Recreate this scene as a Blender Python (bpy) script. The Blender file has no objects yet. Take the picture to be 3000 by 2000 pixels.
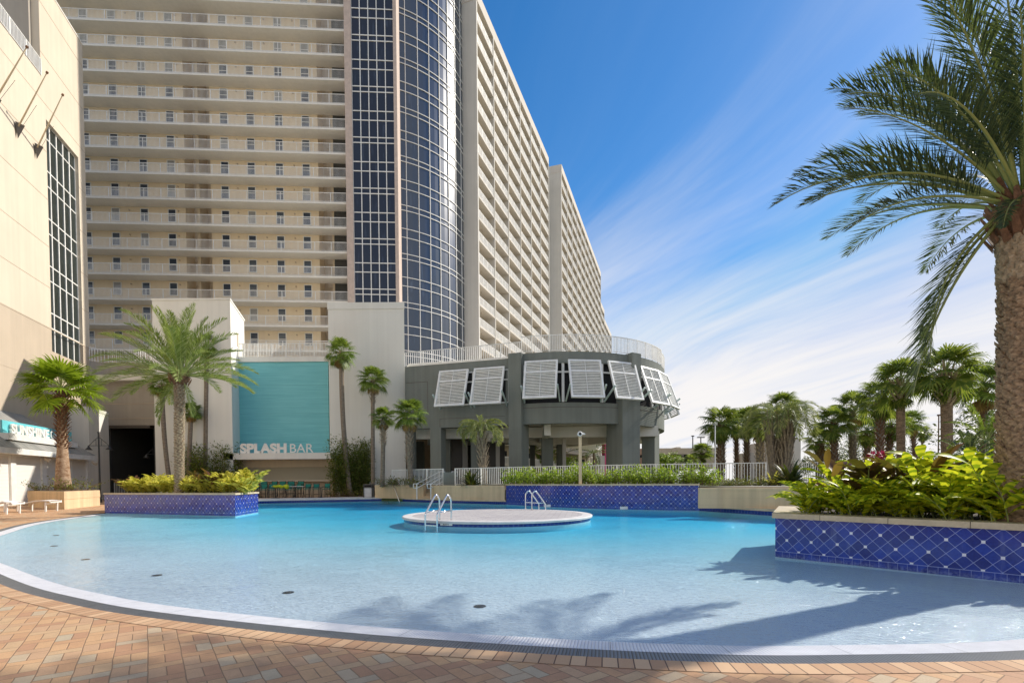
import bpy, math, random
from mathutils import Vector, Matrix, geometry
R = math.radians
sc = bpy.context.scene
COL = sc.collection

# ------------------------------------------------------------------ camera
EYE = 1.35
PITCH, ROLL = R(1.3), R(0.4)
FX = 1500.0                       # focal length in pixels of the 3000 px wide photograph
SHIFT = 0.1474
fwd = Vector((0, math.cos(PITCH), -math.sin(PITCH)))
right0 = Vector((1, 0, 0)); up0 = right0.cross(fwd)
rt = right0*math.cos(ROLL) - up0*math.sin(ROLL)
up = up0*math.cos(ROLL) + right0*math.sin(ROLL)
cd = bpy.data.cameras.new('camera'); cam = bpy.data.objects.new('camera', cd); COL.objects.link(cam)
cd.lens = 18; cd.sensor_width = 36; cd.shift_y = SHIFT; cd.clip_end = 3000; cd.clip_start = 0.05
m = Matrix((rt, up, -fwd)).transposed().to_4x4(); m.translation = (0, 0, EYE)
cam.matrix_world = m
sc.camera = cam

# ------------------------------------------------------------------ light
SUN = Vector((math.sin(R(63))*math.cos(R(35.5)), math.cos(R(63))*math.cos(R(35.5)), math.sin(R(35.5))))
SUN_EL = math.asin(SUN.z); SUN_AZ = math.atan2(SUN.x, SUN.y)
w = bpy.data.worlds.new('World'); sc.world = w; w.use_nodes = True
sl = bpy.data.lights.new('sun', 'SUN'); sl.energy = 2.1; sl.angle = R(0.8); sl.color = (1, .93, .82)
so = bpy.data.objects.new('sun', sl); COL.objects.link(so)
so.rotation_euler = SUN.to_track_quat('Z', 'Y').to_euler(); so.location = (30, 20, 80)
sc.view_settings.view_transform = 'Standard'; sc.view_settings.look = 'None'
sc.view_settings.exposure = 1.33; sc.view_settings.gamma = 1
sc.cycles.max_bounces = 10; sc.cycles.diffuse_bounces = 6; sc.cycles.glossy_bounces = 4
sc.cycles.transmission_bounces = 4; sc.cycles.transparent_max_bounces = 12
sc.cycles.use_denoising = True; sc.cycles.sample_clamp_indirect = 6
sc.cycles.caustics_reflective = False; sc.cycles.caustics_refractive = False

# ------------------------------------------------------------------ node helpers
class E:
    """a socket of a node tree with arithmetic"""
    def __init__(s, nt, v): s.nt, s.v = nt, v
    def _m(s, op, *a):
        n = s.nt.nodes.new('ShaderNodeMath'); n.operation = op
        for i, x in enumerate((s,)+a):
            if isinstance(x, E): s.nt.links.new(x.v, n.inputs[i])
            else: n.inputs[i].default_value = x
        return E(s.nt, n.outputs[0])
    def __add__(s, o): return s._m('ADD', o)
    def __sub__(s, o): return s._m('SUBTRACT', o)
    def __mul__(s, o): return s._m('MULTIPLY', o)
    def __truediv__(s, o): return s._m('DIVIDE', o)
    def __rsub__(s, o): return (s*-1)+o
    __radd__ = __add__; __rmul__ = __mul__
    def floor(s): return s._m('FLOOR')
    def fract(s): return s._m('FRACT')
    def abs(s): return s._m('ABSOLUTE')
    def round(s): return s._m('ROUND')
    def lt(s, o): return s._m('LESS_THAN', o)
    def gt(s, o): return s._m('GREATER_THAN', o)
    def min(s, o): return s._m('MINIMUM', o)
    def max(s, o): return s._m('MAXIMUM', o)
    def sin(s): return s._m('SINE')
    def pow(s, o): return s._m('POWER', o)
    def smooth(s, a, b):
        n = s.nt.nodes.new('ShaderNodeMapRange'); n.interpolation_type = 'SMOOTHSTEP'
        s.nt.links.new(s.v, n.inputs[0]); n.inputs[1].default_value = a; n.inputs[2].default_value = b
        return E(s.nt, n.outputs[0])

class T:
    """material node tree builder"""
    def __init__(s, nt): s.nt = nt; s.n = nt.nodes; s.l = nt.links
    def node(s, t, **k):
        n = s.n.new(t)
        for a, b in k.items(): setattr(n, a, b)
        return n
    def sep(s, vec):
        n = s.node('ShaderNodeSeparateXYZ'); s.l.new(vec, n.inputs[0])
        return [E(s.nt, o) for o in n.outputs]
    def comb(s, *a):
        n = s.node('ShaderNodeCombineXYZ')
        for i, x in enumerate(a):
            if isinstance(x, E): s.l.new(x.v, n.inputs[i])
            else: n.inputs[i].default_value = x
        return n.outputs[0]
    def coord(s, k='Object'): return s.node('ShaderNodeTexCoord').outputs[k]
    def pos(s): return s.node('ShaderNodeNewGeometry').outputs['Position']
    def mapping(s, vec, scale=(1, 1, 1), rot=(0, 0, 0), loc=(0, 0, 0)):
        n = s.node('ShaderNodeMapping'); s.l.new(vec, n.inputs[0])
        n.inputs['Scale'].default_value = scale; n.inputs['Rotation'].default_value = rot; n.inputs['Location'].default_value = loc
        return n.outputs[0]
    def noise(s, vec, scale, detail=3, rough=.55, dist=0):
        n = s.node('ShaderNodeTexNoise'); s.l.new(vec, n.inputs['Vector'])
        n.inputs['Scale'].default_value = scale; n.inputs['Detail'].default_value = detail
        n.inputs['Roughness'].default_value = rough; n.inputs['Distortion'].default_value = dist
        return E(s.nt, n.outputs[0])
    def white(s, vec):
        n = s.node('ShaderNodeTexWhiteNoise'); s.l.new(vec, n.inputs['Vector']); return E(s.nt, n.outputs['Value'])
    def mix(s, f, a, b, mode='MIX'):
        n = s.node('ShaderNodeMix', data_type='RGBA', blend_type=mode)
        for i, x in ((0, f), (6, a), (7, b)):
            if isinstance(x, E): s.l.new(x.v, n.inputs[i])
            elif isinstance(x, (int, float)): n.inputs[i].default_value = x
            elif isinstance(x, tuple): n.inputs[i].default_value = (*x, 1)
            else: s.l.new(x, n.inputs[i])
        return n.outputs[2]
    def ramp(s, f, stops, interp='LINEAR'):
        n = s.node('ShaderNodeValToRGB'); s.l.new(f.v, n.inputs[0]); cr = n.color_ramp; cr.interpolation = interp
        while len(cr.elements) < len(stops): cr.elements.new(.5)
        for e, (p, c) in zip(cr.elements, stops): e.position = p; e.color = (*c, 1)
        return n.outputs[0]
    def bump(s, h, strength=.3, dist=.02):
        n = s.node('ShaderNodeBump'); s.l.new(h.v, n.inputs['Height'])
        n.inputs['Strength'].default_value = strength; n.inputs['Distance'].default_value = dist
        return n.outputs[0]

MATS = {}
def newmat(name):
    mt = bpy.data.materials.new(name); mt.use_nodes = True
    t = T(mt.node_tree); b = mt.node_tree.nodes['Principled BSDF']
    MATS[name] = mt
    return mt, t, b
def setc(t, b, x, key='Base Color'):
    if isinstance(x, tuple): b.inputs[key].default_value = (*x, 1)
    elif isinstance(x, E): t.l.new(x.v, b.inputs[key])
    else: t.l.new(x, b.inputs[key])

def plain(name, col, rough=.6, metal=0, var=.12, scale=3, bump=0, bscale=60, spec=.5):
    """painted, coated or cast surface with faint irregular wear"""
    mt, t, b = newmat(name)
    p = t.pos()
    n1 = t.noise(p, scale, 4); n2 = t.noise(p, scale*9, 2)
    f = (n1*.7+n2*.3).smooth(.3, .7)
    lo = tuple(c*(1-var) for c in col); hi = tuple(min(1, c*(1+var*.6)) for c in col)
    setc(t, b, t.mix(f, lo, hi))
    b.inputs['Roughness'].default_value = rough; b.inputs['Metallic'].default_value = metal
    b.inputs['Specular IOR Level'].default_value = spec
    if bump: t.l.new(t.bump(t.noise(p, bscale, 3), bump, .01), b.inputs['Normal'])
    return mt

def stucco(name, col, streak=.12, joints=0):
    """render with grain, faint patches and vertical rain streaks; joints: course height of block lines"""
    mt, t, b = newmat(name)
    p = t.pos(); x, y, z = t.sep(p)
    n1 = t.noise(p, .35, 5, .6); n2 = t.noise(t.mapping(p, (1.6, 1.6, .06)), 1.6, 4)
    f = (n1*.5+n2*.5).smooth(.32, .68)
    lo = tuple(c*(1-streak) for c in col); hi = tuple(min(.95, c*(1+streak*.4)) for c in col)
    c = t.mix(f, lo, hi)
    h = t.noise(p, 45, 3)*.4
    if joints:
        g = (z/joints).fract(); line = g.lt(.05)
        hx = ((x+y)/(joints*2)+(z/joints).floor()*.5).fract().lt(.025)
        ln = line.max(hx)
        c = t.mix(ln*.18, c, tuple(q*.55 for q in col)); h = h-ln*.5
    setc(t, b, c); b.inputs['Roughness'].default_value = .85; b.inputs['Specular IOR Level'].default_value = .2
    t.l.new(t.bump(h, .25, .01), b.inputs['Normal'])
    return mt

def leaf(name, c1, c2, c3, trans=.35, rough=.45, along=None):
    """foliage: every leaf of the mesh gets a tint of its own"""
    mt, t, b = newmat(name)
    rnd = E(t.nt, t.node('ShaderNodeNewGeometry').outputs['Random Per Island'])
    p = t.pos()
    f = (rnd*.75+t.noise(p, 2.5, 2)*.35)
    c = t.ramp(f, [(.1, c1), (.5, c2), (.92, c3)])
    if along: c = along(t, c)
    setc(t, b, c); b.inputs['Roughness'].default_value = rough; b.inputs['Specular IOR Level'].default_value = .22
    tr = t.node('ShaderNodeBsdfTranslucent'); t.l.new(t.mix(.25, c, (.5, .6, .02)), tr.inputs[0])
    mx = t.node('ShaderNodeMixShader'); mx.inputs[0].default_value = trans
    t.l.new(b.outputs[0], mx.inputs[1]); t.l.new(tr.outputs[0], mx.inputs[2])
    t.l.new(mx.outputs[0], t.n['Material Output'].inputs[0])
    return mt

# ------------------------------------------------------------------ sky
def world():
    t = T(w.node_tree); bg = t.n['Background']
    sky = t.node('ShaderNodeTexSky'); sky.sky_type = 'NISHITA'; sky.sun_disc = False
    sky.sun_elevation = SUN_EL; sky.sun_rotation = SUN_AZ; sky.air_density = 1.0; sky.dust_density = .3; sky.ozone_density = 3.5
    d = t.coord('Generated'); x, y, z = t.sep(d)
    # thin cirrus sheet: project the view direction on a high flat layer
    zz = z.max(.02)+.10
    u0 = x/zz; v0 = y/zz; ca, sa = math.cos(R(15)), math.sin(R(15))
    u = u0*ca+v0*sa; v = v0*ca-u0*sa
    wob = t.noise(t.comb(u*.5, v*.3, 5), 1.0, 3, .5)*.7
    vec = t.comb(u*.85+v*.10+wob*1.3, (v-u*.10)*.15, 0)
    n1 = t.noise(vec, 1.25, 8, .62, .35); n2 = t.noise(t.comb(u, v*.35, 3), .42, 3, .5, .3)
    n3 = t.noise(t.comb(u*1.6+wob, v*.22, 9), 2.4, 5, .6)
    cov = (n1*.50+n2*.32+n3*.18)
    low = 1-z.smooth(.02, .60)
    cl = (cov+low*.46-.14).smooth(.38, .78)
    hz = 1-z.smooth(-.02, .22)
    cl = cl.max(hz*.80)
    cl = cl*(1-((n1*.4+n3*.6).smooth(.50, .66)*.30*(1-z.smooth(.25, .5))))
    cl = cl.max((1-y.smooth(-.75, .0))*(n2.smooth(.3, .6)*.45+.35))      # unseen cloud bank added behind the viewer to brighten the shade
    hs = t.node('ShaderNodeHueSaturation'); hs.inputs['Saturation'].default_value = 1.35; hs.inputs['Value'].default_value = .42; t.l.new(sky.outputs[0], hs.inputs['Color'])
    # thin cloud is never brighter than a sunlit cloud sheet: hold the aureole down
    cap = t.mix(1.0, hs.outputs[0], (.75, 1.3, 2.4), 'DARKEN')
    c = t.mix((cov.smooth(.35, .62))*(.10+.25*low), cap, (1.3, 1.72, 2.3))
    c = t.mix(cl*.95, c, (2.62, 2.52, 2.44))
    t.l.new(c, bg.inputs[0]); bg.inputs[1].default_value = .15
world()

# ------------------------------------------------------------------ pixel <-> place
CP = Vector((0, 0, EYE))
def ray(px, py):
    return fwd + rt*((px-1500)/FX) + up*(-(py-1000)/FX + 2*SHIFT)
def Z(px, py, z=0.0):
    d = ray(px, py); return CP + d*((z-EYE)/d.z)
def D(px, py, Y):
    d = ray(px, py); return CP + d*(Y/d.y)
def zat(px, py, Y): return D(px, py, Y).z
def HP(px, py, p, q):
    """hit of the ray with the upright plane through the ground points p and q"""
    n = Vector((-(q[1]-p[1]), q[0]-p[0], 0)); d = ray(px, py)
    return CP + d*((Vector((p[0], p[1], 0))-CP).dot(n)/d.dot(n))

# ------------------------------------------------------------------ mesh helpers
class MB:
    def __init__(s): s.v = []; s.f = []; s.uv = []; s.has_uv = False
    def face(s, pts, uv=None):
        i = len(s.v); s.v += [tuple(p) for p in pts]; s.f.append(tuple(range(i, i+len(pts))))
        s.uv.append(uv)
        if uv: s.has_uv = True
    def mesh(s, vs, fs):
        i = len(s.v); s.v += [tuple(p) for p in vs]
        for f in fs: s.f.append(tuple(i+k for k in f)); s.uv.append(None)
    def box(s, x0, y0, z0, x1, y1, z1): s.obox((x0+x1)/2, (y0+y1)/2, (z0+z1)/2, x1-x0, y1-y0, z1-z0)
    def obox(s, cx, cy, cz, sx, sy, sz, ang=0, axes=None):
        if axes: ax, ay, az = axes
        else:
            ax = Vector((math.cos(ang), math.sin(ang), 0)); ay = Vector((-math.sin(ang), math.cos(ang), 0)); az = Vector((0, 0, 1))
        c = Vector((cx, cy, cz))
        vs = [c+ax*(sx/2*i)+ay*(sy/2*j)+az*(sz/2*k) for k in (-1, 1) for j in (-1, 1) for i in (-1, 1)]
        s.mesh(vs, [(0, 2, 3, 1), (4, 5, 7, 6), (0, 1, 5, 4), (2, 6, 7, 3), (0, 4, 6, 2), (1, 3, 7, 5)])
    def bar(s, a, b, wx, wz=None, upv=(0, 0, 1)):
        """rectangular bar from a to b"""
        a = Vector(a); b = Vector(b); d = (b-a); L = d.length; d = d/L
        u = Vector(upv)
        if abs(d.dot(u)) > .98: u = Vector((1, 0, 0))
        sx = d.cross(u).normalized(); sz = sx.cross(d)
        s.obox(*((a+b)/2), L, wx, wz or wx, axes=(d, sx, sz))
    def prism(s, poly, z0, z1, cap=True):
        n = len(poly)
        zz0 = z0 if isinstance(z0, (list, tuple)) else [z0]*n; zz1 = z1 if isinstance(z1, (list, tuple)) else [z1]*n
        vs = [(p[0], p[1], zz0[i]) for i, p in enumerate(poly)]+[(p[0], p[1], zz1[i]) for i, p in enumerate(poly)]
        fs = [(i, (i+1) % n, n+(i+1) % n, n+i) for i in range(n)]
        if cap:
            tri = geometry.tessellate_polygon([[Vector((p[0], p[1], 0)) for p in poly]])
            fs += [tuple(t) for t in tri]+[tuple(n+k for k in t) for t in tri]
        s.mesh(vs, fs)
    def tube(s, path, rad, n=8, cap=True):
        path = [Vector(p) for p in path]; m = len(path)
        rad = rad if isinstance(rad, (list, tuple)) else [rad]*m
        vs = []; prev = None
        for i, p in enumerate(path):
            d = (path[min(i+1, m-1)]-path[max(i-1, 0)]).normalized()
            if prev is None:
                a = d.cross(Vector((0, 0, 1)));
                if a.length < .05: a = d.cross(Vector((1, 0, 0)))
            else: a = prev-d*prev.dot(d)
            a.normalize(); prev = a; b = d.cross(a)
            vs += [p+(a*math.cos(2*math.pi*k/n)+b*math.sin(2*math.pi*k/n))*rad[i] for k in range(n)]
        fs = [(i*n+k, i*n+(k+1) % n, (i+1)*n+(k+1) % n, (i+1)*n+k) for i in range(m-1) for k in range(n)]
        if cap: fs += [tuple(range(n-1, -1, -1)), tuple((m-1)*n+k for k in range(n))]
        s.mesh(vs, fs)
    def build(s, name, mat, parent=None, smooth=False):
        me = bpy.data.meshes.new(name); me.from_pydata(s.v, [], s.f)
        if s.has_uv:
            ul = me.uv_layers.new(name='UVMap'); k = 0
            for f, uv in zip(s.f, s.uv):
                for j in range(len(f)):
                    if uv: ul.data[k].uv = uv[j]
                    k += 1
        me.materials.append(mat if not isinstance(mat, str) else MATS[mat])
        if smooth: me.polygons.foreach_set('use_smooth', [True]*len(me.polygons))
        me.update()
        o = bpy.data.objects.new(name, me); COL.objects.link(o)
        if parent: o.parent = parent; o.matrix_parent_inverse = parent.matrix_basis.inverted()
        return o
def tag(o, label=None, cat=None, group=None, kind=None):
    if label: o['label'] = label
    if cat: o['category'] = cat
    if group: o['group'] = group
    if kind: o['kind'] = kind
    return o
def thing(name, label, cat, loc=(0, 0, 0), rz=0, group=None):
    """an Empty at the thing's base; parts built for it use world coordinates unless rz is given"""
    o = bpy.data.objects.new(name, None); COL.objects.link(o); o.location = loc; o.rotation_euler = (0, 0, rz)
    o.empty_display_size = .2
    return tag(o, label, cat, group)
def dup(src, loc, rz=0, scale=1, label=None, group=None):
    r = src.copy(); COL.objects.link(r); r.location = loc; r.rotation_euler = (0, 0, rz)
    r.scale = (scale,)*3 if not isinstance(scale, tuple) else scale
    if label: r['label'] = label
    if group: r['group'] = group
    for ch in list(src.children):
        c = ch.copy(); COL.objects.link(c); c.parent = r
        for g in ch.children:
            d = g.copy(); COL.objects.link(d); d.parent = c
    return r
def spline(pts, n=8, closed=False):
    """Catmull-Rom through 2-d points"""
    out = []; m = len(pts)
    for i in range(m if closed else m-1):
        g = lambda k: Vector(pts[k % m][:2]) if closed else Vector(pts[max(0, min(m-1, k))][:2])
        a, b, c, d = g(i-1), g(i), g(i+1), g(i+2)
        for j in range(n):
            t = j/n
            out.append(.5*((2*b)+(c-a)*t+(2*a-5*b+4*c-d)*t*t+(3*b-a-3*c+d)*t*t*t))
    if not closed: out.append(Vector(pts[-1][:2]))
    return out
def offset(path, d):
    out = []; m_ = len(path)
    for i, p in enumerate(path):
        t0 = (path[i]-path[i-1]).normalized() if i > 0 else (path[1]-path[0]).normalized()
        t1 = (path[i+1]-path[i]).normalized() if i < m_-1 else t0
        t = (t0+t1).normalized(); k = max(.35, t.dot(t0))
        out.append(p+Vector((t.y, -t.x))*d/k)
    return out
def text(body, name, mat, parent, loc, size, xdir, zdir=(0, 0, 1), bold=0, extrude=.02, spacing=1, align='LEFT', sx=1, width=None):
    cu = bpy.data.curves.new(name, 'FONT'); cu.body = body; cu.size = size; cu.extrude = extrude; cu.offset = bold
    cu.space_character = spacing; cu.align_x = align
    cu.materials.append(MATS[mat]); o = bpy.data.objects.new(name, cu); COL.objects.link(o)
    x = Vector(xdir).normalized(); z = Vector(zdir).normalized(); n = x.cross(z)
    mm = Matrix((x*sx, z, n)).transposed().to_4x4(); mm.translation = Vector(loc)
    bpy.context.view_layer.update()
    me = bpy.data.meshes.new_from_object(o.evaluated_get(bpy.context.evaluated_depsgraph_get()))
    bpy.data.objects.remove(o)
    if width:
        xs = [v.co.x for v in me.vertices]; k = width/(max(xs)-min(xs)); me.transform(Matrix.Diagonal((k/sx, 1, 1, 1)) @ Matrix.Translation((-min(xs), 0, 0)))
    me.transform(mm); me.materials.clear(); me.materials.append(MATS[mat])
    o = bpy.data.objects.new(name, me); COL.objects.link(o)
    o.parent = parent; o.matrix_parent_inverse = parent.matrix_basis.inverted()
    return o
# ------------------------------------------------------------------ materials
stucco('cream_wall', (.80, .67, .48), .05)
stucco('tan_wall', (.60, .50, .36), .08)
stucco('beige_wall', (.66, .575, .455), .07)
stucco('dark_beige_wall', (.54, .45, .345), .08)
stucco('white_wall', (.76, .745, .69), .06)
stucco('grey_green_wall', (.215, .23, .205), .16, .2)
stucco('retaining_wall', (.70, .53, .33), .22, .3)
stucco('soffit', (.80, .765, .69), .06)
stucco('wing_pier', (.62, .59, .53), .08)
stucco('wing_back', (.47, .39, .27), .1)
stucco('far_cream', (.62, .57, .5), .06)
stucco('curved_grey', (.40, .36, .305), .1)
plain('white_paint', (.80, .79, .75), .45)
plain('rail_white', (.84, .83, .79), .5)
plain('louvre_white', (.88, .88, .85), .45)
plain('strut_green', (.52, .62, .58), .5)
plain('dark_void', (.012, .012, .014), .9)
plain('dim_interior', (.06, .06, .055), .9)
plain('steel', (.75, .76, .78), .18, 1, .04)
plain('black_metal', (.018, .017, .018), .4)
plain('bronze', (.10, .085, .07), .4)
plain('column_pink', (.56, .45, .38), .8)
plain('green_fabric', (.012, .20, .15), .8)
plain('lime_fabric', (.42, .50, .015), .85)
plain('sign_teal', (.16, .60, .66), .5)
plain('letter_white', (.82, .80, .76), .5)
plain('coping_stone', (.60, .50, .34), .75, var=.2, bump=.2)
plain('coping_white', (.66, .64, .62), .75, var=.15, bump=.15)
plain('soil', (.05, .032, .02), .95, var=.4, bump=.6)
plain('mulch', (.12, .07, .04), .95, var=.4, bump=.6)
plain('pink_paint', (.62, .10, .22), .8)
plain('asphalt', (.09, .09, .09), .9)
plain('grate_dark', (.05, .055, .06), .6)
plain('boot_brown', (.19, .10, .055), .9, var=.5, scale=14)
plain('boot_tan', (.46, .36, .24), .9, var=.45, scale=16)
plain('bark_scale', (.36, .25, .155), .95, var=.6, scale=22)
plain('boot_grey', (.34, .27, .19), .9, var=.45, scale=10)
plain('rachis_green', (.28, .33, .10), .6)
plain('flower_pink', (.55, .05, .16), .6)
plain('brown_stem', (.20, .13, .08), .9)

def m_trunk(name, c1, c2, ring, sc_=22):
    mt, t, b = newmat(name); p = t.pos(); x, y, z = t.sep(p)
    n = t.noise(p, sc_, 4); r = t.noise(t.mapping(p, (2.2, 2.2, ring*1.6)), 1.6, 3, .6)
    f = (n*.5+r*.5).smooth(.32, .66)
    setc(t, b, t.mix(f, c1, c2)); b.inputs['Roughness'].default_value = .95
    t.l.new(t.bump(r*1.2+n, .8, .03), b.inputs['Normal'])
m_trunk('trunk_smooth', (.13, .10, .075), (.33, .27, .20), 9)
m_trunk('trunk_grey', (.10, .065, .04), (.34, .24, .15), 6)
m_trunk('trunk_flare', (.22, .12, .06), (.46, .33, .22), 3, 9)

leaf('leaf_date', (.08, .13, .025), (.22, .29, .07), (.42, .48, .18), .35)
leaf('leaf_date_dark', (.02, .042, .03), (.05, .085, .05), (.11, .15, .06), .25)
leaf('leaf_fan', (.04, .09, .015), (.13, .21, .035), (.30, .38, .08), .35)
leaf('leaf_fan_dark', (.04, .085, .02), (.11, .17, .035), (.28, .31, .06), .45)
leaf('leaf_dead', (.16, .09, .04), (.30, .19, .08), (.46, .30, .10), .3)
leaf('leaf_washington', (.05, .11, .008), (.17, .27, .015), (.34, .46, .04), .4)
leaf('leaf_butia', (.07, .10, .03), (.21, .25, .09), (.45, .44, .16), .35)
leaf('leaf_bush', (.03, .055, .01), (.10, .14, .025), (.22, .24, .05), .3)
leaf('leaf_hedge', (.08, .14, .015), (.25, .38, .035), (.55, .66, .10), .4)
leaf('leaf_cordyline', (.05, .025, .015), (.14, .06, .03), (.30, .14, .05), .25, .35)
leaf('leaf_sago', (.015, .03, .01), (.045, .07, .02), (.12, .11, .03), .2)
leaf('leaf_cover', (.04, .06, .01), (.13, .15, .03), (.30, .27, .05), .3)
def stripes(lo, hi, k):
    def f(t, c):
        u, v, _ = t.sep(t.coord('UV'))
        n = t.noise(t.comb(u*1.2, v*9, 0), 2.2, 2)
        s_ = ((v*k+(u-.5).abs()*3.2+n*1.3).sin()*.5+.5).smooth(.30, .62)
        return t.mix(s_, c, t.mix(n, lo, hi))
    return f
leaf('leaf_ginger', (.07, .17, .008), (.22, .33, .015), (.48, .52, .03), .48, .4, stripes((.58, .60, .02), (.86, .84, .05), 20))
leaf('leaf_ginger_pale', (.20, .24, .02), (.48, .48, .05), (.70, .62, .12), .4, .4, stripes((.70, .62, .08), (.85, .76, .20), 18))

def m_glass(name, base, rough, tint, amt):
    mt, t, b = newmat(name); p = t.pos()
    setc(t, b, base); b.inputs['Roughness'].default_value = .3
    g = t.node('ShaderNodeBsdfGlossy'); g.inputs[0].default_value = (*tint, 1); g.inputs[1].default_value = rough
    fr = t.node('ShaderNodeFresnel'); fr.inputs[0].default_value = 1.75
    t.l.new(t.bump(t.noise(p, .22, 2), .10, .25), g.inputs['Normal'])
    f = (E(t.nt, fr.outputs[0])*amt).min(.95)
    mx = t.node('ShaderNodeMixShader'); t.l.new(f.v, mx.inputs[0]); t.l.new(b.outputs[0], mx.inputs[1]); t.l.new(g.outputs[0], mx.inputs[2])
    t.l.new(mx.outputs[0], t.n['Material Output'].inputs[0])
m_glass('glass_curtain', (.006, .010, .024), .05, (.68, .82, 1.0), 1.05)
m_glass('glass_flat', (.002, .005, .014), .03, (.45, .6, .9), .30)
m_glass('glass_window', (.02, .035, .06), .06, (.8, .9, 1), .45)
def add_blinds():
    mt = MATS['glass_window']; t = T(mt.node_tree); b = t.n['Principled BSDF']; r_ = E(t.nt, t.node('ShaderNodeObjectInfo').outputs['Random'])
    x, y, z = t.sep(t.coord('Object')); setc(t, b, t.mix(r_.gt(.86), t.mix(r_.gt(.45), (.015, .03, .06), (.05, .07, .10)), (.30, .30, .29)))
add_blinds()
def curtains(name):
    t = T(MATS[name].node_tree); b = t.n['Principled BSDF']; p = t.pos()
    n = t.noise(t.mapping(p, (3.5, 3.5, .25)), 1.0, 3, .6).smooth(.52, .7)*t.noise(p, .5, 1).smooth(.45, .6)
    setc(t, b, t.mix(n*.6, (.004, .008, .018), (.05, .07, .11)))

m_glass('glass_stair', (.02, .028, .026), .05, (.7, .85, .8), .3)
curtains('glass_curtain'); curtains('glass_flat')

def m_tile():
    S = .388
    mt, t, b = newmat('blue_tile')
    u, v, _ = t.sep(t.coord('UV'))
    B = .095
    vv = v-B-.005
    a = (u+vv)/S; q = (u-vv)/S
    l1 = ((a*2)-(a*2).round()).abs(); l2 = ((q*2)-(q*2).round()).abs()
    line = l1.min(l2).lt(.022)
    dp = a-a.round(); dq = q-q.round()
    sq = ((dp+dq)*.5*S).abs().max(((dp-dq)*.5*S).abs()).lt(.021)
    low = v.lt(B)
    ub = (u/.118).fract(); jl = ub.lt(.035).max((v-B+.004).abs().lt(.004))
    line = (1-low)*line+low*jl
    sq = sq*(1-low)
    rnd = t.white(t.comb((a*2).floor(), (q*2).floor(), 0)); n = t.noise(t.comb(u, v, 0), 26, 4, .6)
    f = (rnd*.45+n*.75-.15)
    base = t.mix(f.smooth(.1, .9), (.004, .014, .19), (.014, .055, .42))
    c = t.mix(line*.85, base, (.34, .42, .70))
    c = t.mix(sq, c, (.78, .80, .86))
    run = t.noise(t.comb(u*5, v*.7, 2), 1.0, 4, .6).smooth(.56, .75)*.16      # dried water runs
    scum = (1-v.smooth(.0, .07))*n.smooth(.35, .7)*.35                          # lime at the waterline
    c = t.mix(run.max(scum), c, (.42, .50, .66))
    setc(t, b, c)
    b.inputs['Roughness'].default_value = .16; b.inputs['Coat Weight'].default_value = .3
    t.l.new(t.bump(n*.25-line, .25, .004), b.inputs['Normal'])
m_tile()
def m_band():
    mt, t, b = newmat('band_tile'); u, v, _ = t.sep(t.coord('UV'))
    line = (u/.15).fract().lt(.05); n = t.noise(t.comb(u, v, 0), 18, 3)
    c = t.mix(line, t.mix(n.smooth(.3, .7), (.006, .015, .13), (.012, .04, .28)), (.2, .25, .45))
    setc(t, b, c); b.inputs['Roughness'].default_value = .2
m_band()

def m_pavers():
    """cobbles laid one long, two short, in staggered columns"""
    mt, t, b = newmat('pavers'); p = t.pos()
    ang = R(35.6); x, y, z = t.sep(p)
    W = .215
    wob = t.noise(p, 3.0, 2)*.02
    u = (x*math.cos(ang)+y*math.sin(ang)+wob)/W; v = (y*math.cos(ang)-x*math.sin(ang)+wob)/W
    c = u.floor(); fu = u.fract(); v2 = v+(c*.5).fract()*1.5+(c*.37).sin()*.2
    r = (v2/1.5).floor(); fv = v2-r*1.5
    isH = fv.lt(.5); half = (fu*2).floor(); fu2 = (fu*2).fract()*.5
    dH = fu.min(1-fu).min(fv).min(.5-fv)
    fw = fv-.5
    dV = fu2.min(.5-fu2).min(fw).min(1-fw)
    d = isH*dH+(1-isH)*dV
    ide = t.comb(c, r, isH*7+(1-isH)*half)
    rnd = t.white(ide)
    base = t.ramp(rnd, [(0, (.56, .31, .175)), (.2, (.63, .36, .19)), (.42, (.68, .41, .215)), (.6, (.63, .39, .225)), (.78, (.67, .44, .245)), (.88, (.60, .46, .30)), (.95, (.57, .46, .31))], 'CONSTANT')
    n = t.noise(p, 90, 3, .7); n2 = t.noise(p, 9, 4, .6); n3 = t.noise(p, .6, 3)
    base = t.mix((n*.5+n2*.3+n3*.2).smooth(.3, .7), t.mix(.32, base, (.12, .07, .04)), base)
    g = d.smooth(.008, .024)
    stain = t.noise(p, .9, 5, .65, .6).smooth(.55, .72)*.28
    base = t.mix(stain, base, (.22, .13, .08))
    col = t.mix(g, (.30, .19, .11), base)
    setc(t, b, col); b.inputs['Roughness'].default_value = .8
    t.l.new(t.bump(g+n*.12+rnd*.1, .7, .006), b.inputs['Normal'])
m_pavers()
def m_ring(name, length, cols, joint, jw=.03, rough=.8, bump=.6):
    mt, t, b = newmat(name); u, v, _ = t.sep(t.coord('UV')); p = t.pos()
    k = u/length; g = k.fract().gt(jw)*k.fract().lt(1-jw)
    rnd = t.white(t.comb(k.floor(), 0, 0)); n = t.noise(p, 60, 3)
    c = t.mix((rnd*.7+n*.4).smooth(.2, .9), cols[0], cols[1])
    setc(t, b, t.mix(g, joint, c)); b.inputs['Roughness'].default_value = rough
    t.l.new(t.bump(g+n*.1, bump, .006), b.inputs['Normal'])
m_ring('soldier_course', .115, ((.50, .29, .16), (.66, .43, .25)), (.14, .08, .05), .04)
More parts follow.
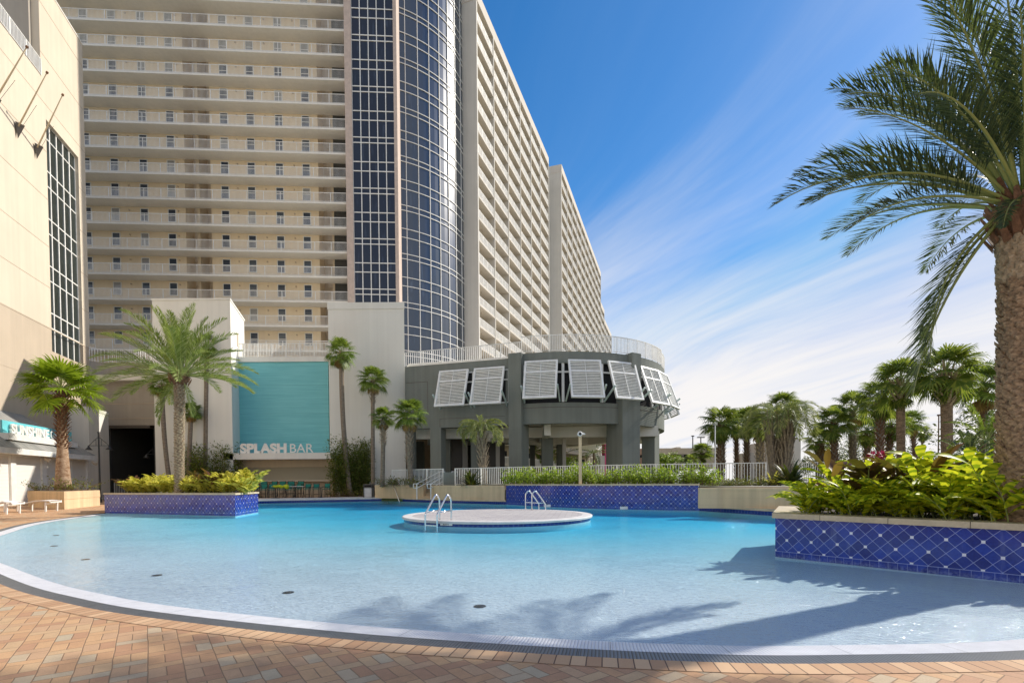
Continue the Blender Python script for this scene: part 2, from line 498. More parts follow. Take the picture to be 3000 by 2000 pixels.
def m_slats(name, c0, c1, spec):
    """radial slats with round backs, as on an overflow grating"""
    mt, t, b = newmat(name); u, v, _ = t.sep(t.coord('UV')); p = t.pos()
    k = (u/.028).fract(); prof = ((k-.5).abs()*2)
    gap = prof.gt(.72); seg = (u/.9).fract().lt(.006); n = t.noise(p, 7, 3)
    c = t.mix(gap, t.mix(n.smooth(.3, .7), c0, tuple(q*.86 for q in c0)), c1)
    c = t.mix(seg, c, tuple(q*.3 for q in c1))
    setc(t, b, c); b.inputs['Roughness'].default_value = spec
    t.l.new(t.bump((1-prof*prof)-gap*.6, .6, .005), b.inputs['Normal'])
m_slats('grate_white', (.88, .88, .90), (.55, .57, .66), .35)
m_slats('grate_grey', (.15, .16, .175), (.035, .04, .045), .4)
def m_island():
    mt, t, b = newmat('island_pavers'); p = t.pos()
    br = t.node('ShaderNodeTexBrick'); t.l.new(t.mapping(p, rot=(0, 0, R(8))), br.inputs['Vector'])
    br.inputs['Scale'].default_value = 1; br.inputs['Brick Width'].default_value = .42; br.inputs['Row Height'].default_value = .26
    br.inputs['Mortar Size'].default_value = .014; br.inputs['Color1'].default_value = (.50, .47, .46, 1); br.inputs['Color2'].default_value = (.36, .33, .345, 1)
    br.inputs['Mortar'].default_value = (.28, .26, .25, 1); br.inputs['Bias'].default_value = -.1
    setc(t, b, t.mix(t.noise(p, 6, 3)*.25, br.outputs[0], (.55, .53, .52))); b.inputs['Roughness'].default_value = .8
m_island()
def m_teal():
    mt, t, b = newmat('teal_wall'); p = t.pos(); x, y, z = t.sep(p)
    st = t.noise(t.mapping(p, (.25, 1, 9)), 1.5, 4, .6); n = t.noise(p, .25, 3)
    ln = (z/.2).fract().lt(.05)
    c = t.mix((st*.7+n*.3).smooth(.3, .7), (.15, .47, .51), (.23, .60, .63))
    big = ((z/2.4).fract()).lt(.012)
    setc(t, b, t.mix(ln*.1+big*.25, c, (.03, .14, .16))); b.inputs['Roughness'].default_value = .75
m_teal()
def m_seam():
    mt, t, b = newmat('seam_roof'); u, v, _ = t.sep(t.coord('UV')); p = t.pos()
    k = (u/.42).fract(); rib = k.lt(.1)
    c = t.mix(rib, t.mix(t.noise(p, 1.2, 4).smooth(.3, .7), (.30, .30, .28), (.42, .41, .385)), (.16, .16, .155))
    setc(t, b, c); b.inputs['Roughness'].default_value = .45; b.inputs['Metallic'].default_value = .2
    t.l.new(t.bump(rib, .8, .04), b.inputs['Normal'])
m_seam()
def m_shutter():
    mt, t, b = newmat('roller_white'); p = t.pos(); x, y, z = t.sep(p)
    k = (z/.085).fract(); c = t.mix(k.lt(.12), (.76, .73, .68), (.48, .45, .41))
    setc(t, b, c); b.inputs['Roughness'].default_value = .5; t.l.new(t.bump(((k-.5)*3.14).sin()*-1, .5, .02), b.inputs['Normal'])
    mt, t, b = newmat('roller_tan'); p = t.pos(); x, y, z = t.sep(p)
    k = (z/.085).fract(); c = t.mix(k.lt(.14), (.43, .385, .28), (.24, .21, .155))
    setc(t, b, c); b.inputs['Roughness'].default_value = .55; t.l.new(t.bump(((k-.5)*3.14).sin()*-1, .5, .02), b.inputs['Normal'])
m_shutter()
def m_ground():
    mt, t, b = newmat('ground_mix'); p = t.pos()
    n = t.noise(p, .08, 4); n2 = t.noise(p, 2, 4)
    setc(t, b, t.mix(n.smooth(.45, .55), t.mix(n2, (.30, .27, .22), (.40, .37, .31)), t.mix(n2, (.06, .09, .03), (.13, .15, .06))))
    b.inputs['Roughness'].default_value = .95
m_ground()
def m_pool():
    mt, t, b = newmat('pool_plaster'); p = t.pos(); x, y, z = t.sep(p)
    wp = t.comb(x+t.noise(p, 2.2, 3)*.5, y+t.noise(t.mapping(p, loc=(7, 3, 0)), 2.2, 3)*.5, 0)
    n = t.noise(p, .7, 4)
    # water's depth tint put into the plaster colour: pale beach entry, cyan deep end
    f = (y*.052+x*.004-.12+n*.06).smooth(.15, .95)
    c = t.mix(f, (.63, .75, .84), (.50, .80, .88))
    c = t.mix(t.noise(p, 30, 2)*.2, c, (.45, .5, .55))
    setc(t, b, c); b.inputs['Roughness'].default_value = .7
m_pool()
def m_water():
    mt, t, b = newmat('pool_water'); p = t.pos(); x, y, z = t.sep(p)
    n1 = t.noise(t.mapping(p, (1, 1.5, 1), (0, 0, .5)), 9, 3, .6, .6)
    n2 = t.noise(t.mapping(p, (1, 1, 1), (0, 0, .2)), 26, 2, .5, .4)
    n3 = t.noise(p, 1.1, 3, .5, .5)
    am = t.noise(p, .22, 3).smooth(.35, .7)*.8+.35
    h = (n1*.55+n2*.22)*am+n3*.7
    bp = t.bump(h, 1.0, .13)
    g = t.node('ShaderNodeBsdfGlossy'); g.inputs[1].default_value = .06; g.inputs[0].default_value = (.92, .96, 1, 1); t.l.new(bp, g.inputs['Normal'])
    tr = t.node('ShaderNodeBsdfTransparent'); tr.inputs[0].default_value = (1, 1, 1, 1)
    fr = t.node('ShaderNodeFresnel'); fr.inputs[0].default_value = 1.27; t.l.new(bp, fr.inputs['Normal'])
    f = (E(t.nt, fr.outputs[0])*.85).min(.42)
    mx = t.node('ShaderNodeMixShader'); t.l.new(f.v, mx.inputs[0]); t.l.new(tr.outputs[0], mx.inputs[1]); t.l.new(g.outputs[0], mx.inputs[2])
    o = t.n['Material Output']; t.l.new(mx.outputs[0], o.inputs[0])
    va = t.node('ShaderNodeVolumeAbsorption'); va.inputs[0].default_value = (.12, .84, .97, 1); va.inputs[1].default_value = .85
    t.l.new(va.outputs[0], o.inputs['Volume']); t.n.remove(b)
m_water()

# ------------------------------------------------------------------ the pool
near = [Z(px, py) for px, py in [(305, 1506), (133, 1530.7), (0, 1569)]]
near += [Vector((-11.7, 10.9, 0))]
near += [Z(px, py) for px, py in [(0, 1646.6), (149, 1702), (298, 1738), (510, 1774), (1000, 1825), (1500, 1861), (2000, 1884.7), (2400, 1887.8), (3000, 1869)]]
near += [Vector((6.2, 4.9, 0)), Vector((8.6, 6.2, 0))]
near = spline(near, 10)
P1 = Z(307, 1502); P2 = Z(689.5, 1510.5); P3 = Z(757, 1499)          # blue planter at the left
F0, F1, F2, F3 = Z(757, 1474), Z(1136, 1466.4), Z(1218, 1469.4), Z(1300, 1472.3)
M0, M1, M2, M3 = Z(1483, 1476.6), Z(1611.5, 1484), Z(1800, 1490.5), Z(2048, 1495)   # blue planter at the back
G3 = Z(2267, 1509.6)
A = Z(2271, 1628); Bq = Z(3000, 1706)                               # blue planter in front
wdir = (Bq-A).normalized(); B2 = A+wdir*9; A2 = A+Vector((G3.x-A.x, G3.y-A.y, 0)).normalized()*2.7+Vector((.12, -.05, 0)); G4 = G3+Vector((2.6, -1.0, 0))
far = [Vector(p[:2]) for p in (F0, F1, F2, F3, M0, M1, M2, M3, G3, G4)]
FLZ = -.02
outline = [Vector(p) for p in near]+[Vector(p[:2]) for p in (B2+Vector((.3, .2, 0)), A2+Vector((3, 1.5, 0)), G4+Vector((.3, -.2, 0)))]+list(reversed(far))+[Vector((F0.x-2.5, F0.y-.1)), Vector((P3.x*1.3-2.2, P3.y*1.3)), Vector((P1.x*1.05+.9, P1.y*1.05))]
def flat(poly, z, holes=()):
    mb = MB(); loops = [[Vector((p[0], p[1], 0)) for p in poly]]+[[Vector((p[0], p[1], 0)) for p in h] for h in holes]
    tri = geometry.tessellate_polygon(loops); vs = [(v.x, v.y, z) for l in loops for v in l]
    def up_(f):
        a, b, c = (Vector(vs[i]) for i in f); return f if (b-a).cross(c-a).z > 0 else f[::-1]
    mb.mesh(vs, [up_(tuple(f)) for f in tri]); return mb
ring0 = near; ring1 = offset(near, .27); ring2 = offset(near, .46); ring3 = offset(near, .66); ring4 = offset(near, .64)
deck_hole = ring4+[Vector(p[:2]) for p in (B2+Vector((.3, .2, 0)), A2+Vector((3, 1.5, 0)), G4+Vector((.3, -.2, 0)))]+list(reversed(far))+[Vector((F0.x-2.5, F0.y-.1)), Vector((P3.x*1.3-2.2, P3.y*1.3)), Vector((P1.x*1.05+.9, P1.y*1.05))]
tag(flat([(-75, -14), (45, -14), (45, 75), (-75, 75)], .012, [deck_hole]).build('pool_deck', 'pavers'), kind='structure')
def ringmesh(a, b, za, zb, name, mat, kind='structure'):
    mb = MB(); u = 0
    for i in range(len(a)-1):
        du = ((a[i+1]-a[i]).length+(b[i+1]-b[i]).length)/2; L = (a[i]-b[i]).length
        mb.face([(*b[i], zb), (*b[i+1], zb), (*a[i+1], za), (*a[i], za)], [(u, L), (u+du, L), (u+du, 0), (u, 0)]); u += du
    o = mb.build(name, mat); tag(o, kind=kind); return o
ringmesh(ring0, ring1, -.004, .012, 'pool_edge_grating', 'grate_white')
ringmesh(ring1, ring2, .0125, .014, 'overflow_grating', 'grate_grey')
ringmesh(ring2, ring3, .016, .016, 'deck_border', 'soldier_course')
# water body, basin floor and basin wall
n = len(outline); ol = outline
wb = MB(); tri = geometry.tessellate_polygon([[Vector((p.x, p.y, 0)) for p in ol]])
vs = [(p.x, p.y, 0) for p in ol]+[(p.x, p.y, -2.2) for p in ol]
fs = []
for f in tri:
    f = tuple(f); a, b_, c = (Vector(vs[i]) for i in f)
    if (b_-a).cross(c-a).z < 0: f = f[::-1]
    fs.append(f); fs.append(tuple(n+k for k in f[::-1]))
area = sum(ol[i].x*ol[(i+1) % n].y-ol[(i+1) % n].x*ol[i].y for i in range(n))
for i in range(n):
    j = (i+1) % n; fs.append((j, i, n+i, n+j) if area < 0 else (i, j, n+j, n+i))
wb.mesh(vs, fs); tag(wb.build('water', 'pool_water'), kind='structure')
def floor_z(x, y):
    p = Vector((x, y)); d = min((q-p).length for q in near[::2])
    inside = y > 4
    t = max(0, min(1, (d-.2)/15)); return -.012-.20*t*t*(3-2*t)-.004*min(d, 5)
fm = MB(); nx, ny = 60, 50; X0, X1, Y0, Y1 = -21, 15, 3.2, 40
gv = [(X0+(X1-X0)*i/nx, Y0+(Y1-Y0)*j/ny) for j in range(ny+1) for i in range(nx+1)]
fm.mesh([(x, y, floor_z(x, y)) for x, y in gv], [(j*(nx+1)+i, j*(nx+1)+i+1, (j+1)*(nx+1)+i+1, (j+1)*(nx+1)+i) for j in range(ny) for i in range(nx)])
tag(fm.build('pool_floor', 'pool_plaster', smooth=True), kind='structure')
def wallstrip(mb, pts, z0, z1, u0=0, closed=False):
    u = u0
    for i in range(len(pts)-1):
        a, b = pts[i], pts[i+1]; L = math.hypot(b[0]-a[0], b[1]-a[1])
        mb.face([(a[0], a[1], z0), (b[0], b[1], z0), (b[0], b[1], z1), (a[0], a[1], z1)], [(u, z0), (u+L, z0), (u+L, z1), (u, z1)]); u += L
    return u
mb = MB(); wallstrip(mb, [p+Vector((0, .02)) for p in far], -1.5, .02); tag(mb.build('pool_wall', 'pool_plaster'), kind='structure')

# far deck, a step above the water
FD = .20
fo = [p+Vector((0, .03)) for p in far]
fd = fo+[Vector((60, 25)), Vector((60, 60)), Vector((-20, 60)), Vector((-19, 30)), Vector((F0.x-2.5, F0.y+.1))]
mb = MB(); mb.prism([tuple(p) for p in reversed(fd)], .02, FD); o = mb.build('far_pool_deck', 'pavers'); tag(o, kind='structure')
mb = MB(); wallstrip(mb, [Vector((F0.x-2.5, F0.y))]+[p+Vector((0, -.0)) for p in far[:5]], -.012, FD-.045)
wallstrip(mb, far[7:10], -.012, FD-.045)
tag(mb.build('waterline_tile', 'band_tile'), kind='structure')
def coping(name, pts, mat, z0, z1, wd, over=.04):
    pts = [Vector(p[:2]) for p in pts]
    a = offset(pts, over); b = offset(pts, -wd); mb = MB(); k = len(pts)
    vs = [(*p, z0) for p in a]+[(*p, z1) for p in a]+[(*p, z1) for p in b]+[(*p, z0) for p in b]
    fs = []
    for i in range(k-1):
        for r_ in range(4):
            q = (r_+1) % 4; fs.append((r_*k+i, r_*k+i+1, q*k+i+1, q*k+i))
    fs += [(0, k, 2*k, 3*k), (k-1, 4*k-1, 3*k-1, 2*k-1)]
    mb.mesh(vs, fs); return mb.build(name, mat)
tag(coping('pool_coping', [Vector((F0.x-2.5, F0.y+.05)), far[0], far[1]], 'coping_white', FD-.05, FD+.03, 3.2), kind='structure')
tag(coping('pool_coping', far[1:5], 'coping_stone', FD-.05, FD+.034, .35), kind='structure')
tag(coping('pool_coping', far[7:10], 'coping_stone', FD-.05, FD+.034, .7), kind='structure')

# ground and raised terrace
mb = MB(); mb.face([(-900, -300, -.35), (1200, -300, -.35), (1200, 1600, -.35), (-900, 1600, -.35)]); tag(mb.build('ground', 'ground_mix'), kind='structure')
TZ = 1.05
def GP(px, Y): return D(px, 1410, Y)
ter = [GP(1098, 36.5), GP(1236, 34.25), GP(1236, 36.5), GP(1271, 36), GP(1271, 33.2), GP(1380, 31.35), GP(1484, 30.1), GP(1611, 27.7), GP(1800, 25.7), GP(2050, 23.8), GP(2120, 22.2), GP(2400, 19.2), Vector((16.5, 14, 0)), Vector((22, 9, 0)), Vector((60, 8, 0)), Vector((400, 60, 0)), Vector((400, 420, 0)), Vector((-9.5, 420, 0)), Vector((-9.5, 44, 0))]
mb = MB(); mb.prism([p[:2] for p in ter], FD-.2, TZ); tag(mb.build('terrace_ground', 'ground_mix'), kind='structure')

# ------------------------------------------------------------------ planters
def planter(name, label, wall, back, h, cap_mat, matn, coph=.07, over=.05, cw=.32, soil=True, soilmat='soil', u0=0):
    t = thing(name, label, 'planter', (wall[0][0], wall[0][1], 0))
    if matn == 'blue_tile': mb = MB(); wallstrip(mb, wall, -.6, -.012); mb.build('footing', 'pool_plaster', t)
    mb = MB(); wallstrip(mb, wall, -.012, h, u0); mb.build('tiled_wall' if matn == 'blue_tile' else 'wall', matn, t)
    pts = [Vector(p[:2]) for p in wall]
    cp = coping('coping', pts, cap_mat, h, h+coph, cw, over)
    cp.parent = t; cp.matrix_parent_inverse = t.matrix_basis.inverted()
    mb = MB(); inner = offset(pts, -cw+.01); poly = [tuple(p) for p in inner]+[tuple(Vector(p[:2])) for p in back]
    mb.prism(poly, 0, h+.01); mb.build('soil', soilmat, t)
    return t
hl = .79
planter('blue_tiled_planter', 'low blue diamond-tiled planter of yellow plants around the tall date palm, left side of pool', [P1, P2, P3], [P3*1.09+Vector((-.4, 0, 0)), P1*1.10+Vector((.3, 0, 0))], .86, 'coping_stone', 'blue_tile', cw=.35)
mid = spline([M0, M1, M2, M3], 6)
planter('blue_tiled_planter', 'long curved blue diamond-tiled planter wall holding the green hedge, far side of pool', [Vector(p) for p in mid], [Vector((mid[-1].x+.3, mid[-1].y+1.3)), Vector((mid[12].x+.5, mid[12].y+1.6)), Vector((mid[0].x+.4, mid[0].y+1.6))], 1.10, 'coping_stone', 'blue_tile')
fbk = [B2+Vector((1.2, 1.6, 0)), A2+Vector((3.2, 1.0, 0)), A2]
pf = thing('blue_tiled_planter', 'large blue diamond-tiled planter in the right foreground with tropical leaves above', 'planter', tuple(A))
mb = MB(); wallstrip(mb, [A2, A, B2], -.6, -.012); mb.build('footing', 'pool_plaster', pf)
mb = MB(); wallstrip(mb, [A2, A], -.012, .67); wallstrip(mb, [A, B2], -.012, .67); mb.build('tiled_wall', 'blue_tile', pf)
cp = coping('coping', [A2, A, B2], 'coping_stone', .67, .755, .42, .05); cp.parent = pf; cp.matrix_parent_inverse = pf.matrix_basis.inverted()
ins = offset([A2.xy, A.xy, B2.xy], -.40)
mb = MB(); mb.prism([tuple(p) for p in ins]+[tuple((B2+Vector((1, 3.2, 0))).xy), tuple((A2+Vector((1, 0, 0))).xy)], 0, .70); mb.build('soil', 'soil', pf)
# fine joints between the coping slabs
for k in range(1, 9):
    q = A+wdir*(k*.93-.2); nrm = Vector((-wdir.y, wdir.x, 0)); mb = MB(); mb.obox(*(q+nrm*.185+Vector((0, 0, .712))), .006, .476, .09, math.atan2(wdir.y, wdir.x)); mb.build('joint', 'soil', pf)

# beige retaining walls along the terrace
def retaining(label, pts, z0, z1, mat='retaining_wall', th=.3):
    t = thing('retaining_wall', label, 'wall', (pts[0][0], pts[0][1], z0))
    pts = [Vector(p[:2]) for p in pts]; a = pts; b = offset(pts, -th)
    mb = MB(); mb.prism([tuple(p) for p in a]+[tuple(p) for p in reversed(b)], z0, z1-.12); mb.build('wall', mat, t)
    a2 = offset(pts, .015); b2 = offset(pts, -th-.015); mb = MB(); mb.prism([tuple(p) for p in a2]+[tuple(p) for p in reversed(b2)], z1-.118, z1); mb.build('cap', mat, t)
    return t
retaining('low beige block wall behind the trash bin, left of the steps', [GP(1098, 36.3), GP(1240, 34)], FD, 1.12)
retaining('low beige block wall with rounded end, between the steps and the long blue planter', spline([GP(1268, 34.5), GP(1262, 33.6), GP(1268, 32.9), GP(1290, 32.3), GP(1380, 31.1), GP(1430, 30.3), GP(1478, 29.7)], 4), FD, 1.10)
retaining('low beige block wall from the long blue planter to the right foreground plants', [Z(2050, 1487, FD), Z(2118, 1487, FD), Z(2400, 1497, FD)], FD-.02, 1.02)
# ------------------------------------------------------------------ hotel tower
rnd = random.Random(7)
FH = 2.85
hotel = thing('hotel_tower', 'tall cream hotel tower with balconies and a curved dark glass corner behind the pool', 'building', (-20, 62, 0))
a3 = R(3.4); fu = Vector((math.cos(a3), math.sin(a3), 0)); fn = Vector((math.sin(a3), -math.cos(a3), 0))  # along the front, out of the front
FO = D(1022, 959, 59.2); FO.z = 0                 # right end of the balcony front, on the ground
ZL = [zat(1010, 17.9+72.35*k, 59.1) for k in range(15)]       # slab undersides, from the top one in view
levels = sorted([ZL[0]+FH*k for k in (1, 2)]+ZL)              # ground-most first
SD = 1.7                                          # depth of the access balconies
LW = 41.0
def onf(px, off=0.0):                             # distance along the front of a column of the photograph
    h = HP(px, 700, FO.xy, (FO+fu).xy); return (h-FO).dot(fu)+off
def FP(s, d, z): return FO+fu*s+fn*d+Vector((0, 0, z))
mb = MB()
def slabbox(mb, s0, s1, d0, d1, z0, z1):
    mb.obox(*FP((s0+s1)/2, (d0+d1)/2, (z0+z1)/2), s1-s0, abs(d1-d0), z1-z0, a3)
rec = [(onf(520), onf(598)), (onf(922), -.15)]
ztop = levels[-1]+FH+1; zbot = levels[0]-3
segs = []; s_ = -LW
for r0, r1 in rec: segs.append((s_, r0)); s_ = r1
for s0, s1 in segs: slabbox(mb, s0, s1, -SD-5, -SD, zbot, ztop)
mb.build('wall', 'cream_wall', hotel)
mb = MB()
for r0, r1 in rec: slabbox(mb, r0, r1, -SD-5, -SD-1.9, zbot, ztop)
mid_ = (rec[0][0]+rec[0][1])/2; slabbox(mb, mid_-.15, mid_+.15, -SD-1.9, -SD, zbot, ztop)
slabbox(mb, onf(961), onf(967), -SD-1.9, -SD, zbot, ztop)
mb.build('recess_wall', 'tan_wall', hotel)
# slabs, railings, windows
def rail_mesh(mb, p0, p1, z, h=1.07, step=.13, post=1.9, bw=.022, mat=None, pw=.05):
    p0 = Vector((p0[0], p0[1], 0)); p1 = Vector((p1[0], p1[1], 0)); d = p1-p0; L = d.length; d.normalize(); ang = math.atan2(d.y, d.x)
    up_ = Vector((0, 0, 1)); c = (p0+p1)/2
    mb.obox(c.x, c.y, z+h, L, .05, .05, ang); mb.obox(c.x, c.y, z+.1, L, .035, .035, ang)
    k = int(L/step)
    for i in range(k+1):
        q = p0+d*(L*i/max(1, k)); mb.obox(q.x, q.y, z+h/2+.05, bw, bw, h-.1, ang)
    k = max(1, round(L/post))
    for i in range(k+1):
        q = p0+d*(L*i/k); mb.obox(q.x, q.y, z+h/2, pw, pw, h, ang)
wins = [onf(px) for px in (225, 310, 397, 480, 641.5, 721, 806, 886)]
def window_mb(s, z, wd=.78, ht=1.35):
    g = MB(); f = MB(); slabbox(g, s-wd/2, s+wd/2, -SD, -SD+.03, z, z+ht)
    t_ = .075
    for (x0, x1, z0, z1) in ((s-wd/2-t_, s-wd/2, z-t_, z+ht+t_), (s+wd/2, s+wd/2+t_, z-t_, z+ht+t_), (s-wd/2, s+wd/2, z+ht, z+ht+t_), (s-wd/2, s+wd/2, z-t_, z), (s-wd/2, s+wd/2, z+ht*.5-.03, z+ht*.5+.03)):
        slabbox(f, x0, x1, -SD, -SD+.07, z0, z1)
    return g, f
base_slab = MB(); slabbox(base_slab, -LW, 0, -SD, .0, 0, .2)
base_rail = MB(); rail_mesh(base_rail, FP(-LW, -.08, 0), FP(0, -.08, 0), .2)
sm = base_slab.build('balcony_slab', 'soffit', hotel); rm = base_rail.build('balcony_railing', 'rail_white', hotel)
g, f = window_mb(0, 0); gm = g.build('window', 'glass_window', hotel); fm_ = f.build('window_frame', 'white_paint', gm); fm_.matrix_parent_inverse = Matrix()
dm = MB(); slabbox(dm, -.45, .45, -SD-1.9, -SD-1.86, .2, 2.3); dm = dm.build('door', 'beige_wall', hotel)
kn = MB(); slabbox(kn, -.07, .07, -SD, -SD+.12, 0, .14); kn = kn.build('wall_lamp', 'dark_beige_wall', hotel)
first = dict(slab=True, win=True, door=True, knob=True)
def place(src, vec, key):
    if first.get(key): first[key] = False; src.location += vec; return src
    c = src.copy(); COL.objects.link(c); c.location = src.location
    return c
base_loc = {o.name: o.location.copy() for o in (sm, rm, gm, dm, kn)}
def put(src, vec):
    n = src.name.split('.')[0]
    if src.get('_used'):
        c = src.copy(); COL.objects.link(c)
        for g_ in src.children:
            d_ = g_.copy(); COL.objects.link(d_); d_.parent = c
    else: c = src; src['_used'] = 1
    c.location = base_loc[src.name]+vec; return c
upper = MB(); upper_f = MB(); nwin = 0
for li, z in enumerate(levels):
    v = Vector((0, 0, z)); put(sm, v); put(rm, v)
    for s in wins:
        zz = z+.2+.98
        if li < 12: put(gm, fu*s+Vector((0, 0, zz)))
        else:
            g, f = window_mb(s, zz)
            upper.mesh(g.v, g.f); upper_f.mesh(f.v, f.f)
    if li < 15:
        for s in (mid_-1.1, mid_+1.1, onf(945)): put(dm, fu*s+v)
    if li < 14:
        for s in (onf(352), onf(500), onf(680), onf(765), onf(850)): put(kn, fu*s+Vector((0, 0, z+FH-.55)))
uo = upper.build('upper_windows', 'glass_window', hotel); tag(uo, kind='stuff')
uf = upper_f.build('upper_window_frames', 'white_paint', hotel); tag(uf, kind='stuff')
# the dark stairwell opening at the end of each balcony
mb = MB(); slabbox(mb, onf(967)+.02, -.02, -SD-3, -SD-.02, zbot, ztop); mb.build('stairwell', 'dim_interior', hotel)
# pinkish columns and flat glass section
GZ0 = zat(1040, 884, 58.5)-1; GZ1 = ztop+2
sg0, sg1 = onf(1038), onf(1160)
mb = MB(); slabbox(mb, .0, sg0, -2, .35, zbot, GZ1); slabbox(mb, sg1, sg1+.38, -2, .45, zbot, GZ1); mb.build('column', 'column_pink', hotel)
mb = MB(); slabbox(mb, sg0, sg1, -.6, .1, zbot, GZ1); mb.build('glazing', 'glass_flat', hotel)
# rows of the curtain wall: repeats every two storeys
pat = [0, 1.04, 2.95, 3.56]; per = 2*FH; zr0 = zat(1040, 40/4.48, 58.5)
rows = []
k = -14
while k < 6:
    for q in pat:
        z = zr0+k*per-q
        if zbot < z < GZ1: rows.append(z)
    k += 1
mb = MB()
for i in range(6):
    s = sg0+(sg1-sg0)*i/5; slabbox(mb, s-.045, s+.045, .1, .2, zbot, GZ1)
for z in rows: slabbox(mb, sg0, sg1, .1, .17, z-.045, z+.045)
mb.build('mullions', 'rail_white', hotel)
# curved glass drum
CC = Vector((-17.7, 72.1, 0)); CR = 11.8
ang0 = math.atan2(61-72.1, -13.7+17.7); ang1 = ang0+R(97); NS = 13
def cp_(a, r, z): return (CC.x+r*math.cos(a), CC.y+r*math.sin(a), z)
mb = MB()
for i in range(NS*2):
    a, b = ang0+(ang1-ang0)*i/(NS*2), ang0+(ang1-ang0)*(i+1)/(NS*2)
    mb.face([cp_(a, CR, 9), cp_(b, CR, 9), cp_(b, CR, GZ1), cp_(a, CR, GZ1)])
mb.build('curved_glazing', 'glass_curtain', hotel, True)
mb = MB(); dz = -.75
for i in range(NS+1):
    a = ang0+(ang1-ang0)*i/NS; mb.obox(*cp_(a, CR+.05, (9+GZ1)/2), .09, .07, GZ1-9, a)
zl = 1.35+(1408-1110)*61/1500
for z in rows+[13.6]:
    z += dz
    if z < 13: continue
    for i in range(NS*2):
        a, b = ang0+(ang1-ang0)*i/(NS*2), ang0+(ang1-ang0)*(i+1)/(NS*2)
        mb.bar(cp_(a, CR+.05, z), cp_(b, CR+.05, z), .08, .07)
mb.build('curved_mullions', 'rail_white', hotel)
mb = MB()
for i in range(NS*2):
    a, b = ang0+(ang1-ang0)*i/(NS*2), ang0+(ang1-ang0)*(i+1)/(NS*2); mb.bar(cp_(a, CR+.07, 14.6), cp_(b, CR+.07, 14.6), .12, .45)
mb.build('transom', 'white_paint', hotel)

# the long balcony wings running away to the right
def wing(c0, dvec, length, nb, z0, z1, floors_top, pier=2.0, pmat='wing_pier', off_first=0.0, nlev=22, deep=4.2, fine=True):
    """balcony wing: corner, direction, bays; the outer face looks to the right of the direction"""
    d = Vector((dvec[0], dvec[1], 0)).normalized(); nrm = Vector((d.y, -d.x, 0)); ang = math.atan2(d.y, d.x)
    c0 = Vector((c0[0], c0[1], 0))
    def W(s, o, z): return c0+d*s+nrm*o+Vector((0, 0, z))
    def bx(mb, s0, s1, o0, o1, z0_, z1_): mb.obox(*W((s0+s1)/2, (o0+o1)/2, (z0_+z1_)/2), s1-s0, abs(o1-o0), z1_-z0_, ang)
    mb = MB(); bx(mb, 0, .35, -pier, 0, z0, z1); bx(mb, .35, length, -deep-.3, -1.9, z0, z1-.02)
    mb.build('pier_wall', pmat, hotel)
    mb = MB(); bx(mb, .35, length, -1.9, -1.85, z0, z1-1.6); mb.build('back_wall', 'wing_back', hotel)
    mb = MB(); bx(mb, -.05, length+.05, -2.2, .06, z1-1.5, z1+.0)
    mb.build('parapet', 'far_cream', hotel)
    mb = MB(); bw = length/nb
    for i in range(1, nb+1): bx(mb, i*bw-.11, i*bw+.11, -1.9, .07, z0, z1-1.5)
    mb.build('dividing_wall', 'wing_pier', hotel)
    sl_ = MB(); bx(sl_, .35, length, -1.86, .02, -.22, 0); so_ = sl_.build('balcony_slab', 'far_cream', hotel)
    rl = MB()
    bx(rl, .35, length, -.07, -.02, 1.05, 1.1); bx(rl, .35, length, -.06, -.03, .08, .12)
    stp = .16 if fine else .3
    for i in range(int((length-.35)/stp)): bx(rl, .35+i*stp, .35+i*stp+(.05 if fine else .1), -.06, -.03, .1, 1.06)
    for i in range(int(length/1.5)): bx(rl, .35+i*1.5, .42+i*1.5, -.07, -.01, 0, 1.1)
    ro = rl.build('railing', 'rail_white', so_); ro.matrix_parent_inverse = Matrix()
    lp = MB()
    for i in range(nb): bx(lp, i*bw+bw*.5, i*bw+bw*.5+.16, -.9, -.74, -.34, -.22)
    lo = lp.build('ceiling_lamps', 'far_cream', so_); lo.matrix_parent_inverse = Matrix()
    b0 = so_.location.copy()
    for k in range(nlev):
        z = floors_top-k*FH
        if z < z0: break
        if k == 0: c = so_
        else:
            c = so_.copy(); COL.objects.link(c)
            for g_ in so_.children: e_ = g_.copy(); COL.objects.link(e_); e_.parent = c
        c.location = b0+Vector((0, 0, z))
    return W
HR = 66.0
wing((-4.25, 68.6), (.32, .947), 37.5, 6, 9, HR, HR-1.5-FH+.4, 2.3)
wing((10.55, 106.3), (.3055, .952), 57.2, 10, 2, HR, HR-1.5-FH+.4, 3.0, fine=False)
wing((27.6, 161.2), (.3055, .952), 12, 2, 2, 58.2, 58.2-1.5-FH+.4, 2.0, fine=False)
wing((31.2, 172.6), (.3055, .952), 20, 4, 2, 55.5, 55.5-1.5-FH+.4, 2.0, 'far_cream', fine=False)

